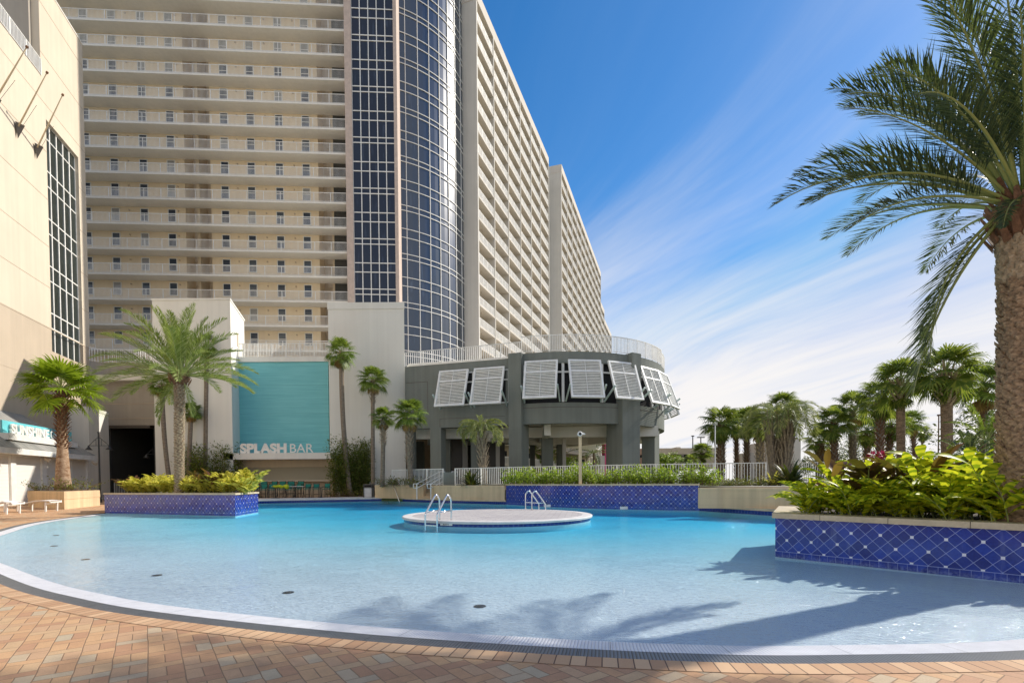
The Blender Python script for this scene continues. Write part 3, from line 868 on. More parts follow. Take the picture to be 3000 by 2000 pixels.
# ------------------------------------------------------------------ podium with the mural wall
DZ = 11.3
pod = thing('podium_building', 'white podium with a teal mural wall behind the splash bar', 'building', (-15, 44, 0))
Ya = 41.0
b1 = D(445, 875, Ya); b2 = D(676, 1000, Ya); ztb = zat(560, 874, Ya)
gd = Vector((-.299, .954, 0))
b3 = Vector((b2.x, b2.y, 0))+gd*5.6; b4 = Vector((b1.x, b1.y+5.4, 0))
mb = MB(); mb.prism([(b1.x, b1.y), (b2.x, b2.y), (b3.x, b3.y), (b4.x-.3, b4.y)], 0, ztb-.15); mb.build('tall_block', 'white_wall', pod)
mb = MB(); mb.prism([(b1.x-.05, b1.y-.05), (b2.x+.05, b2.y-.05), (b3.x+.05, b3.y+.05), (b4.x-.3, b4.y)], ztb-.15, ztb); mb.build('parapet_cap', 'white_wall', pod)
q = Vector((b2.x, b2.y, 0))+gd*2.6+Vector((.954, .299, 0))*.01
mb = MB(); mb.obox(q.x, q.y, ztb-2.6, .5, .04, 1.1, math.atan2(gd.y, gd.x)); mb.build('vent', 'dark_beige_wall', pod)
YT = 43.7; YR = 43.1
tx0 = D(700, 1200, YT).x; tx1 = D(963, 1200, YT).x; tz0, tz1 = 0.2, zat(830, 1060, YT)
mb = MB(); mb.box(tx0, YT, tz0, tx1, YT+.4, tz1); mb.build('teal_wall', 'teal_wall', pod)
zcap = zat(830, 1046, YT)
mb = MB(); mb.box(tx0-.9, YT-.12, tz1, tx1, YT+.5, zcap); mb.box(tx0-.75, YT-.06, 0, tx0, YT+.5, tz1-.002); mb.build('ledge', 'white_wall', pod)
mb = MB(); rail_mesh(mb, (tx0-.8, YT+.15), (tx1, YT+.15), zcap, 1.2, .125, 1.25, .035, pw=.07); mb.build('roof_railing', 'rail_white', pod)
rx0 = D(962, 1000, YR).x; rx1 = D(1186, 1100, YR).x; rz = zat(1070, 886, YR)
rq = rx1-1.7; mb = MB(); mb.prism([(rx0, YR), (rx1, YR), (rq, YR+5), (rx0, YR+5)], .1, rz-.55); mb.build('tall_block', 'white_wall', pod)
mb = MB(); mb.prism([(rx0-.04, YR-.05), (rx1+.04, YR-.05), (rq+.02, YR+5.05), (rx0-.04, YR+5.05)], rz-.548, rz); mb.build('parapet_cap', 'white_wall', pod)
# roof deck spanning to the tower
mb = MB(); mb.prism([(-38, 47), (tx0-1.5, 47), (tx0-.7, YT+.42), (tx1, YT+.42), (rx0+.1, YR+4.9), (rq, YR+4.9), (-8.6, 43.5), (1, 41), (12, 50), (9, 66), (30, 130), (-40, 130), (-52, 60)], DZ-.5, DZ); mb.build('roof_deck', 'soffit', pod)
mb = MB(); mb.box(-34, 57.0, DZ, -4, 57.2, DZ+1.3); mb.build('inner_wall', 'tan_wall', pod)

# curved grey wall with the dark passage at the left
cw = thing('curved_wall_building', 'curved grey-beige wall with a dark passage opening behind the lamp posts', 'building', (-33, 47, 0))
crv = spline([D(255, 1200, 46.6), D(300, 1200, 47.6), D(370, 1200, 47.9), D(452, 1200, 47.6)], 6)
zc0 = zat(390, 1246, 47.8); zc1 = zat(390, 1062, 47.8)
mb = MB(); bk = offset(crv, -.4); mb.prism([tuple(p) for p in crv]+[tuple(p) for p in reversed(bk)], zc0, zc1); mb.build('wall', 'curved_grey', cw)
mb = MB()
for zz in (zat(390, 1183, 47.8), zat(390, 1226, 47.8)):
    o_ = offset(crv, .03); mb.prism([tuple(p) for p in o_]+[tuple(p) for p in reversed(crv)], zz, zz+.05)
mb.build('joint_line', 'dark_beige_wall', cw)
mb = MB()
for i in range(0, len(crv)-1): rail_mesh(mb, crv[i], crv[i+1], zc1, 1.2, .15, 1.2, .035)
mb.build('roof_railing', 'rail_white', cw)
mb = MB(); x0, x1 = D(326, 1350, 48.2).x, D(452, 1350, 48.2).x
mb.box(x0-6, 48.2, 0, x0, 60, zc0+.5); mb.box(x1, 48.2, 0, x1+4, 60, zc0+.5); mb.box(x0, 48.2, zc0+.3, x1, 60, zc0+.5)
wz0, wz1 = zat(380, 1350, 60), zat(380, 1297, 60); wx0, wx1 = D(354, 1320, 60).x, D(406, 1320, 60).x
mb.box(x0-6, 60, 0, wx0, 60.3, 9); mb.box(wx1, 60, 0, x1+6, 60.3, 9); mb.box(wx0, 60, 0, wx1, 60.3, wz0); mb.box(wx0, 60, wz1, wx1, 60.3, 9)
mb.build('passage', 'dim_interior', cw)
mb = MB(); mb.box(x0+.0, 47.7, zc0-.25, x1, 48.3, zc0+.02); mb.build('lintel', 'bronze', cw)
mb = MB(); mb.box(wx0-4, 66, 0, wx1+6, 66.4, zat(380, 1326, 66)); mb.build('far_parapet', 'far_cream', cw)
mb = MB(); rail_mesh(mb, (wx0-1, 65.8), (wx1+2, 65.8), zat(380, 1326, 65.8), 1.3, .14, 1.4, .04); mb.build('far_railing', 'rail_white', cw)
mb = MB(); mb.box(wx0-6, 75, 0, wx1+9, 75.3, 14); mb.build('far_wall', 'dim_interior', cw)
ga = thing('gate_fence', 'low white barrier in front of the dark passage', 'fence', tuple(D(370, 1440, 45)))
p0, p1 = D(336, 1435, 47.0), D(452, 1435, 47.0)
mb = MB(); rail_mesh(mb, p0, p1, .2, 1.3, .15, 1.25, .04, pw=.07); mb.build('panel', 'rail_white', ga)

# ------------------------------------------------------------------ cream building at the far left
lb = thing('beige_building', 'tall sunlit beige building with a stair window strip at the left edge', 'building', (-38, 46, 0))
LC = D(255, 700, 47.0); LC.z = 0; ld = Vector((-.299, .954, 0)); ln = Vector((.954, .299, 0))   # corner, away direction, out of the wall
la = math.atan2(ld.y, ld.x)
def LP(s, o, z): return LC-ld*s+ln*o+Vector((0, 0, z))           # s: metres from the corner towards the camera
def lbox(mb, s0, s1, o0, o1, z0, z1): mb.obox(*LP((s0+s1)/2, (o0+o1)/2, (z0+z1)/2), s1-s0, o1-o0, z1-z0, la)
def LH(px, py):
    h = HP(px, py, LC.xy, (LC+ld).xy); return -(h-LC).dot(ld), h.z
LT = LH(241, 133)[1]
sb, zb = LH(118, 220); _, zbt = LH(113, 0)      # right edge of the loggia, its floor
sA, zA = LH(250, 1060); _, zband = LH(140, 958)
sw0, wt = LH(236, 470); sw1, wt1 = LH(130, 300)
ww0 = LH(243, 1000)[0]; wb = LH(243, 1068)[1]; ww1 = LH(141, 600)[0]
def panel(mb, s0, s1, z0, z1): lbox(mb, s0, s1, -.5, 0, z0, z1)
mb = MB()
panel(mb, 0, ww0, zband, LT); panel(mb, ww1, 45, zband, zb); panel(mb, ww0, ww1, wt, zb); panel(mb, ww0, sb, zb, LT); panel(mb, sb, 45, LT-.8+6, LT+6)
mb.build('upper_wall', 'beige_wall', lb)
mb = MB(); panel(mb, 0, ww0, 0, zband-.02); panel(mb, ww0, 45, 0, wb); panel(mb, ww1, 45, wb, zband-.02); mb.build('lower_wall', 'dark_beige_wall', lb)
mb = MB(); lbox(mb, 0, 45, -12, -11.8, 0, LT); lbox(mb, 0, .3, -12, -.5, 0, LT); lbox(mb, sb, sb+.3, -11.8, -.5, zb, LT); mb.build('core_wall', 'curved_grey', lb)
mb = MB(); lbox(mb, .3, 45, -11.7, -.5, zb-.4, zb-.01); lbox(mb, -.05, sb, -12, .04, LT, LT+.12); mb.build('slab', 'soffit', lb)
mb = MB()
for zz in [LH(241, y)[1] for y in (197, 321, 440, 560, 680, 800, 905)]:
    if zz > zband: lbox(mb, 0, ww0 if zz < wt else (sb if zz > zb else 45), -.01, .012, zz, zz+.06)
    if zz > zband and zz < wt: lbox(mb, ww1, 45, -.01, .012, zz, zz+.06)
lbox(mb, 0, 45, -.01, .02, zband-.05, zband+.04)
lbox(mb, ww0*0, 45, -.01, .012, zband-4.2, zband-4.14); lbox(mb, sb-.05, sb, -.01, .012, zb, LT)
mb.build('joint_line', 'dark_beige_wall', lb)
mb = MB(); lbox(mb, ww0, ww1, -.4, -.3, wb, wt); mb.build('stair_glazing', 'glass_stair', lb)
mb = MB()
for i in range(6): s = ww0+(ww1-ww0)*i/5; lbox(mb, s-.06, s+.06, -.3, -.24, wb, wt)
z = wt; 
while z > wb:
    lbox(mb, ww0, ww1, -.3, -.25, z-.045, z+.045); lbox(mb, ww0, ww1, -.3, -.25, z-1.25, z-1.17); z -= 3.75
mb.build('stair_mullions', 'rail_white', lb)
mb = MB()
p0, p1 = LP(sb, .02, 0), LP(45, .02, 0); rail_mesh(mb, p0, p1, zb, 1.25, .16, 1.9, .04, pw=.09); mb.build('loggia_railing', 'rail_white', lb)
# shadowed stairs seen through the strip window
mb = MB()
for k in range(9):
    z = wb+1+k*1.9
    a_ = LP(ww0 if k % 2 else ww1, -1.6, z); b_ = LP(ww1 if k % 2 else ww0, -1.6, z+1.7); mb.bar(a_, b_, .9, .25)
mb.build('stair_flights', 'tan_wall', lb)
def flagpole(px0, py0, px1, py1, label):
    """pole fixed low on the wall, leaning out and up: foot (px0, py0), tip (px1, py1)"""
    s0, z0 = LH(px0, py0); foot = LP(s0, .1, z0)
    d = ray(px1, py1); best = None
    # the tip stands 3.2 m out from the wall
    n = ln; tt = ((LP(0, 3.0, 0)-CP).dot(n))/d.dot(n); tip = CP+d*tt
    t = thing('flagpole', label, 'flagpole', tuple(foot), group='flagpoles on the beige building')
    mb = MB(); mb.tube([foot, foot.lerp(tip, .5), tip], [.055, .05, .035], 8); mb.build('pole', 'tan_wall', t, True)
    mb = MB(); mb.tube([tip, tip+(tip-foot).normalized()*.12], [.09, .07], 8); mb.build('finial', 'boot_brown', t)
    mb = MB(); mb.mesh([foot+Vector((0, 0, -.75)), foot-ld*.25+Vector((0, 0, .35)), foot+ld*.25+Vector((0, 0, .35)), foot+ln*.45+Vector((0, 0, .25))], [(0, 1, 3), (0, 3, 2), (1, 2, 3), (0, 2, 1)]); mb.build('bracket', 'bronze', t)
    mb = MB(); mb.tube([foot+ln*.2, foot.lerp(tip, .52)+Vector((0, 0, .0))+ld*.5], .012, 5); mb.build('stay', 'bronze', t)
flagpole(102, 437, 183, 280, 'thin flagpole leaning from the beige wall, nearest the stair window')
flagpole(46, 375, 137, 215, 'longer thin flagpole leaning from the beige wall, middle of three')
flagpole(-25, 300, 78, 140, 'thin flagpole on the beige wall, cut by the left photo edge')
# ------------------------------------------------------------------ grill building
gr = thing('grill_building', 'white poolside grill with grey metal roof and closed roller shutters', 'building', (-31, 36, 0))
GC = D(261, 1300, 41.6); GC.z = 0
gd_ = Vector((-.299, .954, 0)); gn = Vector((.954, .299, 0)); gang = math.atan2(gd_.y, gd_.x)
WY = 41.2
G0 = D(259, 1400, WY); G0.z = 0                                     # far end of the shutter wall
def GW(s, o, z): return G0-gd_*s+gn*o+Vector((0, 0, z))
def gbox(mb, s0, s1, o0, o1, z0, z1): mb.obox(*GW((s0+s1)/2, (o0+o1)/2, (z0+z1)/2), s1-s0, o1-o0, z1-z0, gang)
def GH(px, py, o=0):
    b = G0+gn*o; h = HP(px, py, b.xy, (b+gd_).xy); return -(h-b).dot(gd_), h.z
eave = GH(200, 1330)[1]
# block beside it
tb = thing('utility_block', 'white windowless block with a flat top beside the grill', 'building', (GC.x, GC.y, 0))
bt = zat(200, 1191, 41.6); e = Vector((GC.x, GC.y, 0)); x1_ = D(15, 1191, 41.6).x
bk_ = e+gd_*3.6
mb = MB(); mb.prism([(x1_-3, e.y), (e.x, e.y), (bk_.x, bk_.y), (x1_-3, bk_.y)], 0, bt-.25); mb.build('block', 'white_wall', tb)
mb = MB(); mb.prism([(x1_-3, e.y-.04), (e.x+.04, e.y-.04), (bk_.x+.04, bk_.y), (x1_-3, bk_.y)], bt-.248, bt); mb.build('parapet_cap', 'white_wall', tb)
mb = MB(); q = D(78, 1180, 42.3); mb.box(q.x-.9, 41.8, bt, q.x+.9, 43.2, bt+.55); mb.box(q.x-1, 41.7, bt+.55, q.x+1, 43.3, bt+.65); mb.build('roof_unit', 'dark_beige_wall', tb)
bays = [GH(px, 1400)[0] for px in (255, 208, 192, 133, 120, 43, 27)]
bays += [bays[-1]+2.2+1.0*k for k in (0,)]
dt_ = GH(60, 1338)[1]; mb = MB(); gbox(mb, 0, 30, -.4, -.12, 0, eave)
mb.build('wall', 'beige_wall', gr)
mb = MB()
gbox(mb, -.05, bays[0]+.1, -.12, .1, 0, eave-.1)
for a, b in ((bays[1], bays[2]), (bays[3], bays[4]), (bays[5], bays[6])): gbox(mb, a, b, -.12, .1, 0, eave-.1)
gbox(mb, 0, 30, -.12, .06, dt_, eave-.1)
mb.build('pilasters', 'white_paint', gr)
for a, b in ((bays[0]+.1, bays[1]), (bays[2], bays[3]), (bays[4], bays[5]), (bays[6], bays[6]+2.6)):
    mb = MB(); gbox(mb, a, b, -.1, -.02, .05, dt_); mb.build('roller_shutter', 'roller_white', gr)
# roof
tipB = D(282, 1329, 40.9); ov = (tipB-G0).dot(gn)
se0 = -(tipB-G0).dot(gd_); C1 = D(20, 1189, 36.4); ro_ = (C1-G0).dot(gn); rs0 = -(C1-G0).dot(gd_)
mb = MB()
ea, eb = GW(se0, ov, eave), GW(30, ov, eave); ca, cb = Vector(C1), GW(30, ro_, C1.z)
w_ = (ea-eb).length; mb.face([ea, eb, cb, ca], [(0, 0), (w_, 0), (w_, 6), ((ca-ea).dot(-gd_), 6)])
mb.face([ea+Vector((0, 0, -.09)), ca+Vector((0, 0, -.09)), cb+Vector((0, 0, -.09)), eb+Vector((0, 0, -.09))], [(0, 0), (0, 6), (1, 6), (1, 0)])
mb.build('roof', 'seam_roof', gr)
mb = MB(); gbox(mb, se0, 30, ov-.12, ov+.03, eave-.38, eave-.02); mb.build('fascia', 'white_paint', gr)
mb = MB(); mb.face([GW(se0, ov-.1, eave-.36), GW(30, ov-.1, eave-.36), GW(30, -.1, eave-.36), GW(se0, -.1, eave-.36)]); mb.build('soffit', 'soffit', gr)
for px in (130, 268):
    s, z = GH(px, 1328, ov-.5); mb = MB(); c = GW(s, ov-.45, eave-.48); mb.tube([c+Vector((0, 0, .1)), c, c+gn*.12+Vector((0, 0, -.1)), c+gn*.28+Vector((0, 0, -.16))], [.05, .1, .12, .14], 8); mb.build('spotlight', 'beige_wall', gr)
# sign on the roof
sg = thing('grill_sign', 'teal roof sign reading SUNSHINE GRILL above the roller shutters', 'sign', (-30, 33, 4))
so_ = ov-.72
s1, zt1 = GH(6, 1231, so_); s0, zt0 = GH(176, 1258, so_); _, zb1 = GH(6, 1266, so_)
zb0 = zb1; zt = (zt1+zt0)/2
mb = MB(); gbox(mb, s0-1.6, s1, so_-.1, so_, zb1-.0, zt); mb.build('board', 'sign_teal', sg)
mb = MB(); gbox(mb, s0-1.65, s1+.1, so_-.15, so_+.35, zb1-.42, zb1-.02); mb.build('base_beam', 'white_paint', sg)
for k in range(7):
    mb = MB(); s = s1-.35-(s1-s0)*k/5; gbox(mb, s-.07, s+.07, so_, so_+.14, zb1-.75, zb1-.42); mb.build('leg', 'white_paint', sg)
sL, zL = GH(30, 1262, so_+.1); hL = (zt-zb1)*.78
wL = sL-s0
text('SUNSHINE', 'lettering', 'letter_white', sg, GW(sL, so_+.12, zb1+.04), hL*1.32, gd_, bold=.03, extrude=.05, width=wL*.70)
text('GRILL', 'lettering', 'letter_white', sg, GW(sL-wL*.74, so_+.12, zb1+.04), hL*1.32, gd_, bold=-.004, extrude=.03, width=wL*.33)
mb = MB(); c = GW(s1-.85, so_+.02, (zt+zb1)/2-.1); mb.tube([c, c+gn*.03], .34, 18); mb.build('round_emblem', 'teal_wall', sg)

# ------------------------------------------------------------------ splash bar
bar = thing('splash_bar', 'tan outdoor bar with closed roller shutter under a flat white canopy', 'bar', (-18, 42.5, FD))
YB = 42.6
def bxp(mb, x0, x1, y0, y1, px_ref, pt, pb, Y):  # box between two picture columns and rows, standing at depth Y
    mb.box(D(x0, pt, Y).x, y0, zat(px_ref, pb, Y), D(x1, pt, Y).x, y1, zat(px_ref, pt, Y))
mb = MB(); bxp(mb, 654, 970, 41.0, 43.6, 812, 1326, 1344.5, 41.0); mb.build('canopy', 'white_wall', bar)
mb = MB(); xw0, xw1 = D(680, 1400, YB).x, D(975, 1400, YB).x
zs1, zs0 = zat(812, 1368, YB), zat(812, 1403, YB); zc = zat(812, 1346, YB)
mb.box(xw0, YB, zs1, xw1, 43.6, zc); mb.box(xw0, YB, FD, xw1, 43.6, zs0-.12); xs0, xs1 = D(686, 1400, YB).x, D(968, 1400, YB).x
mb.box(xw0, YB, zs0-.12, xs0, 43.6, zs1); mb.box(xs1, YB, zs0-.12, xw1, 43.6, zs1); mb.build('wall', 'tan_wall', bar)
mb = MB(); mb.box(xs0, YB+.12, zs0-.12, xs1, YB+.2, zs1); mb.build('roller_shutter', 'roller_tan', bar)
mb = MB(); mb.box(xw0-.1, YB-.45, zs0-.2, xw1+.1, YB+.12, zs0-.1); mb.build('counter', 'beige_wall', bar)
mb = MB(); mb.box(xw1, YB-.3, zat(980, 1372, YB), xw1+.35, YB+.2, zat(980, 1355, YB)); mb.build('shutter_box', 'tan_wall', bar)
bs = thing('bar_sign', 'white letters reading SPLASH BAR standing on the bar canopy', 'sign', tuple(D(760, 1326, 41.2)))
zbs = zat(760, 1325.5, 41.2); hB = zat(760, 1299, 41.2)-zbs
xl0 = D(704, 1320, 41.2).x; xl1 = D(840, 1320, 41.2).x; xl2 = D(850, 1320, 41.2).x; xl3 = D(918, 1320, 41.2).x
sz = hB/.72
text('SPLASH', 'lettering', 'letter_white', bs, (xl0, 41.2, zbs), sz, (1, 0, 0), bold=.05, extrude=.05, width=xl1-xl0)
text('BAR', 'lettering', 'letter_white', bs, (xl2, 41.2, zbs), sz, (1, 0, 0), bold=.0, extrude=.03, width=xl3-xl2)

# ------------------------------------------------------------------ grey round building on columns
dr = thing('round_pavilion', 'grey curved two-storey pavilion on columns with white awning shutters', 'building', (2, 42, 1))
DC = Vector((4.3, 48.1, 0)); DR = 9.6; zt_, zb_ = 11.0, 5.65
def dp(a, r, z): return (DC.x+r*math.cos(a), DC.y+r*math.sin(a), z)
W0 = D(1186, 1063, 42.2); W1 = D(1529, 1040, 39.25)
aL = math.atan2(W1.y-DC.y, W1.x-DC.x); aR = R(40)
path = [Vector((W0.x, W0.y)).lerp(Vector((W1.x, W1.y)), k/6) for k in range(6)]
arc = [Vector(dp(aL+(aR-aL)*k/48, DR, 0)[:2]) for k in range(49)]
zWin0, zWin1 = 7.2, 10.15
def bandstrip(pts, z0, z1, name, mat, parent, th=.4, out=0):
    a = offset(pts, out); b = offset(pts, out-th)
    mb = MB(); k = len(pts)
    vs = [(*p, z0) for p in a]+[(*p, z1) for p in a]+[(*p, z1) for p in b]+[(*p, z0) for p in b]
    fs = [(r_*k+i, r_*k+i+1, ((r_+1) % 4)*k+i+1, ((r_+1) % 4)*k+i) for i in range(k-1) for r_ in range(4)]+[(0, k, 2*k, 3*k), (k-1, 4*k-1, 3*k-1, 2*k-1)]
    mb.mesh(vs, fs); return mb.build(name, mat, parent)
bandstrip(path+[arc[0]], zb_, zt_-.25, 'wall', 'grey_green_wall', dr)
bandstrip(arc, zb_, zWin0, 'lower_band', 'grey_green_wall', dr)
bandstrip(arc, zWin1, zt_, 'upper_band', 'grey_green_wall', dr)
bandstrip(arc, zWin0, zWin1, 'window_strip', 'dark_void', dr, .1, -.25)
bandstrip(arc, zb_+1.2, zb_+1.24, 'joint_line', 'bronze', dr, .1, .015)
mb = MB(); 
def dirbox(mb, x0, x1, y0, y1, z0, z1): mb.box(x0, y0, z0, x1, y1, z1)
# recessed panels of the straight wall
wv = (Vector((W1.x, W1.y))-Vector((W0.x, W0.y))).normalized(); wa = math.atan2(wv.y, wv.x); wn = Vector((wv.y, -wv.x))
def WW(s, o, z): q = Vector((W0.x, W0.y))+wv*s+wn*o; return (q.x, q.y, z)
def wh(px): h = HP(px, 1200, W0.xy, W1.xy); return (h.xy-W0.xy).dot(wv)
def wbox(mb, s0, s1, o0, o1, z0, z1): mb.obox(*WW((s0+s1)/2, (o0+o1)/2, (z0+z1)/2), s1-s0, o1-o0, z1-z0, wa)
mb = MB(); s0, s1 = wh(1190), wh(1254)
for a in ((s0, s1, 9.4, 9.43), (s0, s1, 7.0, 7.03), (s1-.03, s1, 7.0, 9.4)): wbox(mb, a[0], a[1], 0, .015, a[2], a[3])
s0, s1 = wh(1288), wh(1490)
for a in ((s0, s1, 6.35, 6.38), (s0, s0+.03, 5.65, 6.35)): wbox(mb, a[0], a[1], 0, .015, a[2], a[3])
mb.build('panel_joint', 'bronze', dr)
s0, s1 = wh(1286), wh(1493); zw0, zw1 = 7.35, 9.95
mb = MB(); wbox(mb, s0, s1, .0, .02, zw0, zw1); mb.build('window', 'dark_void', dr)
mb = MB()
for (a, b, c, d_) in ((s0, s1, zw1-.1, zw1), (s0, s1, zw1-.85, zw1-.75), (s0, s1, zw0, zw0+.1), (s0, s0+.1, zw0, zw1), (s1-.1, s1, zw0, zw1), ((s0+s1)/2-.05, (s0+s1)/2+.05, zw0, zw1)): wbox(mb, a, b, .02, .08, c, d_)
mb.build('window_frame', 'white_paint', dr)
# columns
def dang(px, r=DR):
    d = ray(px, 1200); v = Vector((d.x, d.y)).normalized(); c = DC.xy; b = v.dot(c); disc = b*b-(c.dot(c)-r*r)
    t_ = b-math.sqrt(max(0, disc)); p = v*t_; return math.atan2(p.y-c.y, p.x-c.x)
def col_arc(px, wd, dp_, z0, z1, name='column', mat='grey_green_wall', r=None):
    a = dang(px); mb = MB(); mb.obox(*dp(a, (r or DR)-dp_/2+.45, (z0+z1)/2), dp_, wd, z1-z0, a); return mb.build(name, mat, dr)
col_arc(1515, 1.05, 1.5, TZ, zt_-.0)
col_arc(1838, 1.75, 1.9, TZ, 8.2); a = dang(1853); mb = MB(); mb.obox(*dp(a, DR-.2, 9.4), 1.3, .95, 3.4, a); mb.build('column', 'grey_green_wall', dr)
col_arc(1930, 1.2, 1.1, TZ, 5.7, r=DR-.6)
for px, wd in ((1276, .95), (1198, .3)):
    s = wh(px); mb = MB(); wbox(mb, s-wd/2, s+wd/2, -.9, .05, TZ, zb_); mb.build('column', 'grey_green_wall', dr)
for px, Y, wd in ((1337, 47, 1.9), (1395, 43, .9), (1448, 47, 1.9), (1604, 43, .95), (1644, 50, .8), (1792, 42.5, .6), (1225, 52, 1.0), (1560, 52, .5), (1310, 44, .5)):
    q = D(px, 1300, Y); mb = MB(); mb.box(q.x-wd/2, Y, TZ, q.x+wd/2, Y+.9, 5.4); mb.build('rear_column', 'grey_green_wall' if px not in (1337, 1448) else 'bronze', dr)
for px, Y, wd in ((1362, 46, .45), (1478-20, 45, .35), (1653, 44, .3)):
    q = D(px, 1300, Y); mb = MB(); mb.box(q.x-wd/2, Y, TZ, q.x+wd/2, Y+.4, 5.0); mb.build('cream_post', 'far_cream', dr)
# floor slab, beams
mb = MB(); poly = [(p.x, p.y) for p in offset(path+arc, -.35)]+[(9, 64), (-8.6, 64)]
mb.prism(poly, zb_+.25, zb_+.55); mb.build('floor_slab', 'soffit', dr)
mb = MB(); mb.prism(poly, zt_-.5, zt_-.28); mb.build('roof_slab', 'soffit', dr)
mb = MB()
for (x0, y0, x1, y1, zz) in ((-8.5, 43.5, 12, 42.2, 5.0), (-8, 49, 12.5, 49, 4.9), (2.8, 40, 2.8, 60, 4.95), (-2, 43, 9, 56, 4.75), (10.8, 43, 4, 55, 4.8)):
    mb.bar((x0, y0, zz+.35), (x1, y1, zz+.35), .5, .85)
mb.build('beams', 'soffit', dr)
mb = MB(); mb.box(-9, 58, TZ, -3.4, 58.3, 8.5); mb.build('rear_wall', 'dim_interior', dr)
# railings on the roof
mb = MB(); top = path+[arc[0]]
for i in range(0, len(top)-1, 3): rail_mesh(mb, top[i], top[min(i+3, len(top)-1)], zt_-.25, 1.15, .17, 1.9, .035)
for i in range(0, 26, 2): rail_mesh(mb, arc[i], arc[i+2], zt_, 1.25, .12, 1.6, .035)
mb.build('roof_railing', 'rail_white', dr)
mb = MB()
for i in range(26, 46, 2): rail_mesh(mb, arc[i], arc[i+2], zt_-.15, 1.2, .07, 1.4, .03)
mb.build('roof_railing', 'rail_white', dr)
# Bahama shutters, hinged at the top and propped open
def shutter_proto():
    """in its own frame: x along the wall, -y outwards, z up, hinge on the x axis at z = 0"""
    sh = MB(); W_, H_ = 2.5, 3.15; tilt = R(20); dy, dz_ = -math.sin(tilt), -math.cos(tilt)
    ax = (Vector((1, 0, 0)), Vector((0, -math.cos(tilt), math.sin(tilt))), Vector((0, dy, dz_)))
    P = lambda x, h, n=0: Vector((x, -.25+dy*h-math.cos(tilt)*n, dz_*h+math.sin(tilt)*n))
    def bx(mb, x0, x1, h0, h1, th, n=0): mb.obox(*P((x0+x1)/2, (h0+h1)/2, n), x1-x0, th, h1-h0, axes=ax)
    fr = MB(); f_ = .14
    bx(fr, -W_/2, -W_/2+f_, 0, H_, .16); bx(fr, W_/2-f_, W_/2, 0, H_, .16); bx(fr, -W_/2+f_, W_/2-f_, 0, f_, .16); bx(fr, -W_/2+f_, W_/2-f_, H_-f_, H_, .16)
    bx(fr, -W_/2+f_, W_/2-f_, H_*.29, H_*.29+.09, .1)
    lv = MB(); ax2 = (Vector((1, 0, 0)), (ax[1]*.55-ax[2]*.83).normalized(), (ax[2]*.55+ax[1]*.83).normalized())
    for i in range(22):
        h = f_+.07+(H_-2*f_-.1)*i/21.5; lv.obox(*P(0, h), W_-2*f_, .072, .022, axes=ax2)
    bx(lv, -.02, .02, f_, H_-f_, .02, .05)
    st = []
    for sx in (-1, 1): q_ = MB(); q_.bar(P(sx*(W_/2+.09), H_*.72, .35), Vector((sx*(W_/2+.09), .1, -3.0)), .09, .13); st.append(q_)
    return fr, lv, st
fr, lv, st = shutter_proto()
SH = []
def shutter(loc, rz):
    r = bpy.data.objects.new('awning_shutter', SH[0].data if SH else None) if SH else None
    if not SH:
        r = fr.build('awning_shutter', 'louvre_white', dr); l = lv.build('louvres', 'louvre_white', r); s = [q_.build('prop_arm', 'strut_green', r) for q_ in st]
        SH.extend([r, l]+s)
    else:
        r = SH[0].copy(); COL.objects.link(r)
        for c in SH[1:]: d_ = c.copy(); COL.objects.link(d_); d_.parent = r
    r.matrix_basis = Matrix.Translation(loc) @ Matrix.Rotation(rz, 4, 'Z')
for px, rr in ((1335, 0), (1438, 0)):
    s = wh(px); q = WW(s, 0, 10.1); shutter(Vector(q), wa)
for px in (1588, 1710, 1815):
    a = dang(px); shutter(Vector(dp(a, DR, 10.3)), a+R(90))
for a in (dang(1893), dang(1932), R(-2), R(14)): shutter(Vector(dp(a, DR, 10.2)), a+R(90))
mb = MB()
for px in (1533, 1650, 1765):
    a = dang(px); mb.obox(*dp(a, DR-.1, 8.7), .12, .2, 2.9, a)
for a in (R(-41), R(-25), R(-9)): mb.obox(*dp(a, DR-.1, 8.7), .12, .2, 2.9, a)
a_ = arc; 
for k in range(len(arc)-1):
    mb.bar((*offset(arc, -.1)[k], 9.5), (*offset(arc, -.1)[k+1], 9.5), .1, .12)
mb.build('window_frame', 'white_paint', dr)
# ------------------------------------------------------------------ island in the pool
IC = Vector((D(1458, 1500, 18.3).x, 18.3)); IR = 3.34; IZ = .16
isl = thing('pool_island', 'round low paved island with blue tile rim in the middle of the pool', 'island', (IC.x, IC.y, 0))
ci = [IC+Vector((math.cos(2*math.pi*k/72), math.sin(2*math.pi*k/72))) *IR for k in range(72)]
inn = [IC+(p-IC)*.9 for p in ci]
mb = MB(); mb.prism([tuple(p) for p in inn], .1, IZ+.0); mb.build('paving', 'island_pavers', isl)
mb = MB(); k = 72; prof = [(1.0, IZ-.075), (1.004, IZ-.02), (.996, IZ+.004), (.9, IZ+.006), (.9, .1)]
vs = [(IC.x+(p.x-IC.x)*f, IC.y+(p.y-IC.y)*f, z) for f, z in prof for p in ci]
mb.mesh(vs, [(j*k+i, j*k+(i+1) % k, (j+1)*k+(i+1) % k, (j+1)*k+i) for j in range(4) for i in range(k)]); mb.build('coping', 'coping_white', isl)
mb = MB(); cc = [IC+(p-IC)*.985 for p in ci]; u = 0; cc.append(cc[0]); wallstrip(mb, cc, -.012, IZ-.07); mb.build('rim_tiles', 'band_tile', isl)
mb = MB(); wallstrip(mb, cc, -1.2, -.012); mb.build('footing', 'pool_plaster', isl)
q = Z(1297, 1537, .06); v = (q.xy-IC).normalized()*(IR*.99); q = IC+v; ang = math.atan2(v.y, v.x)+R(90)
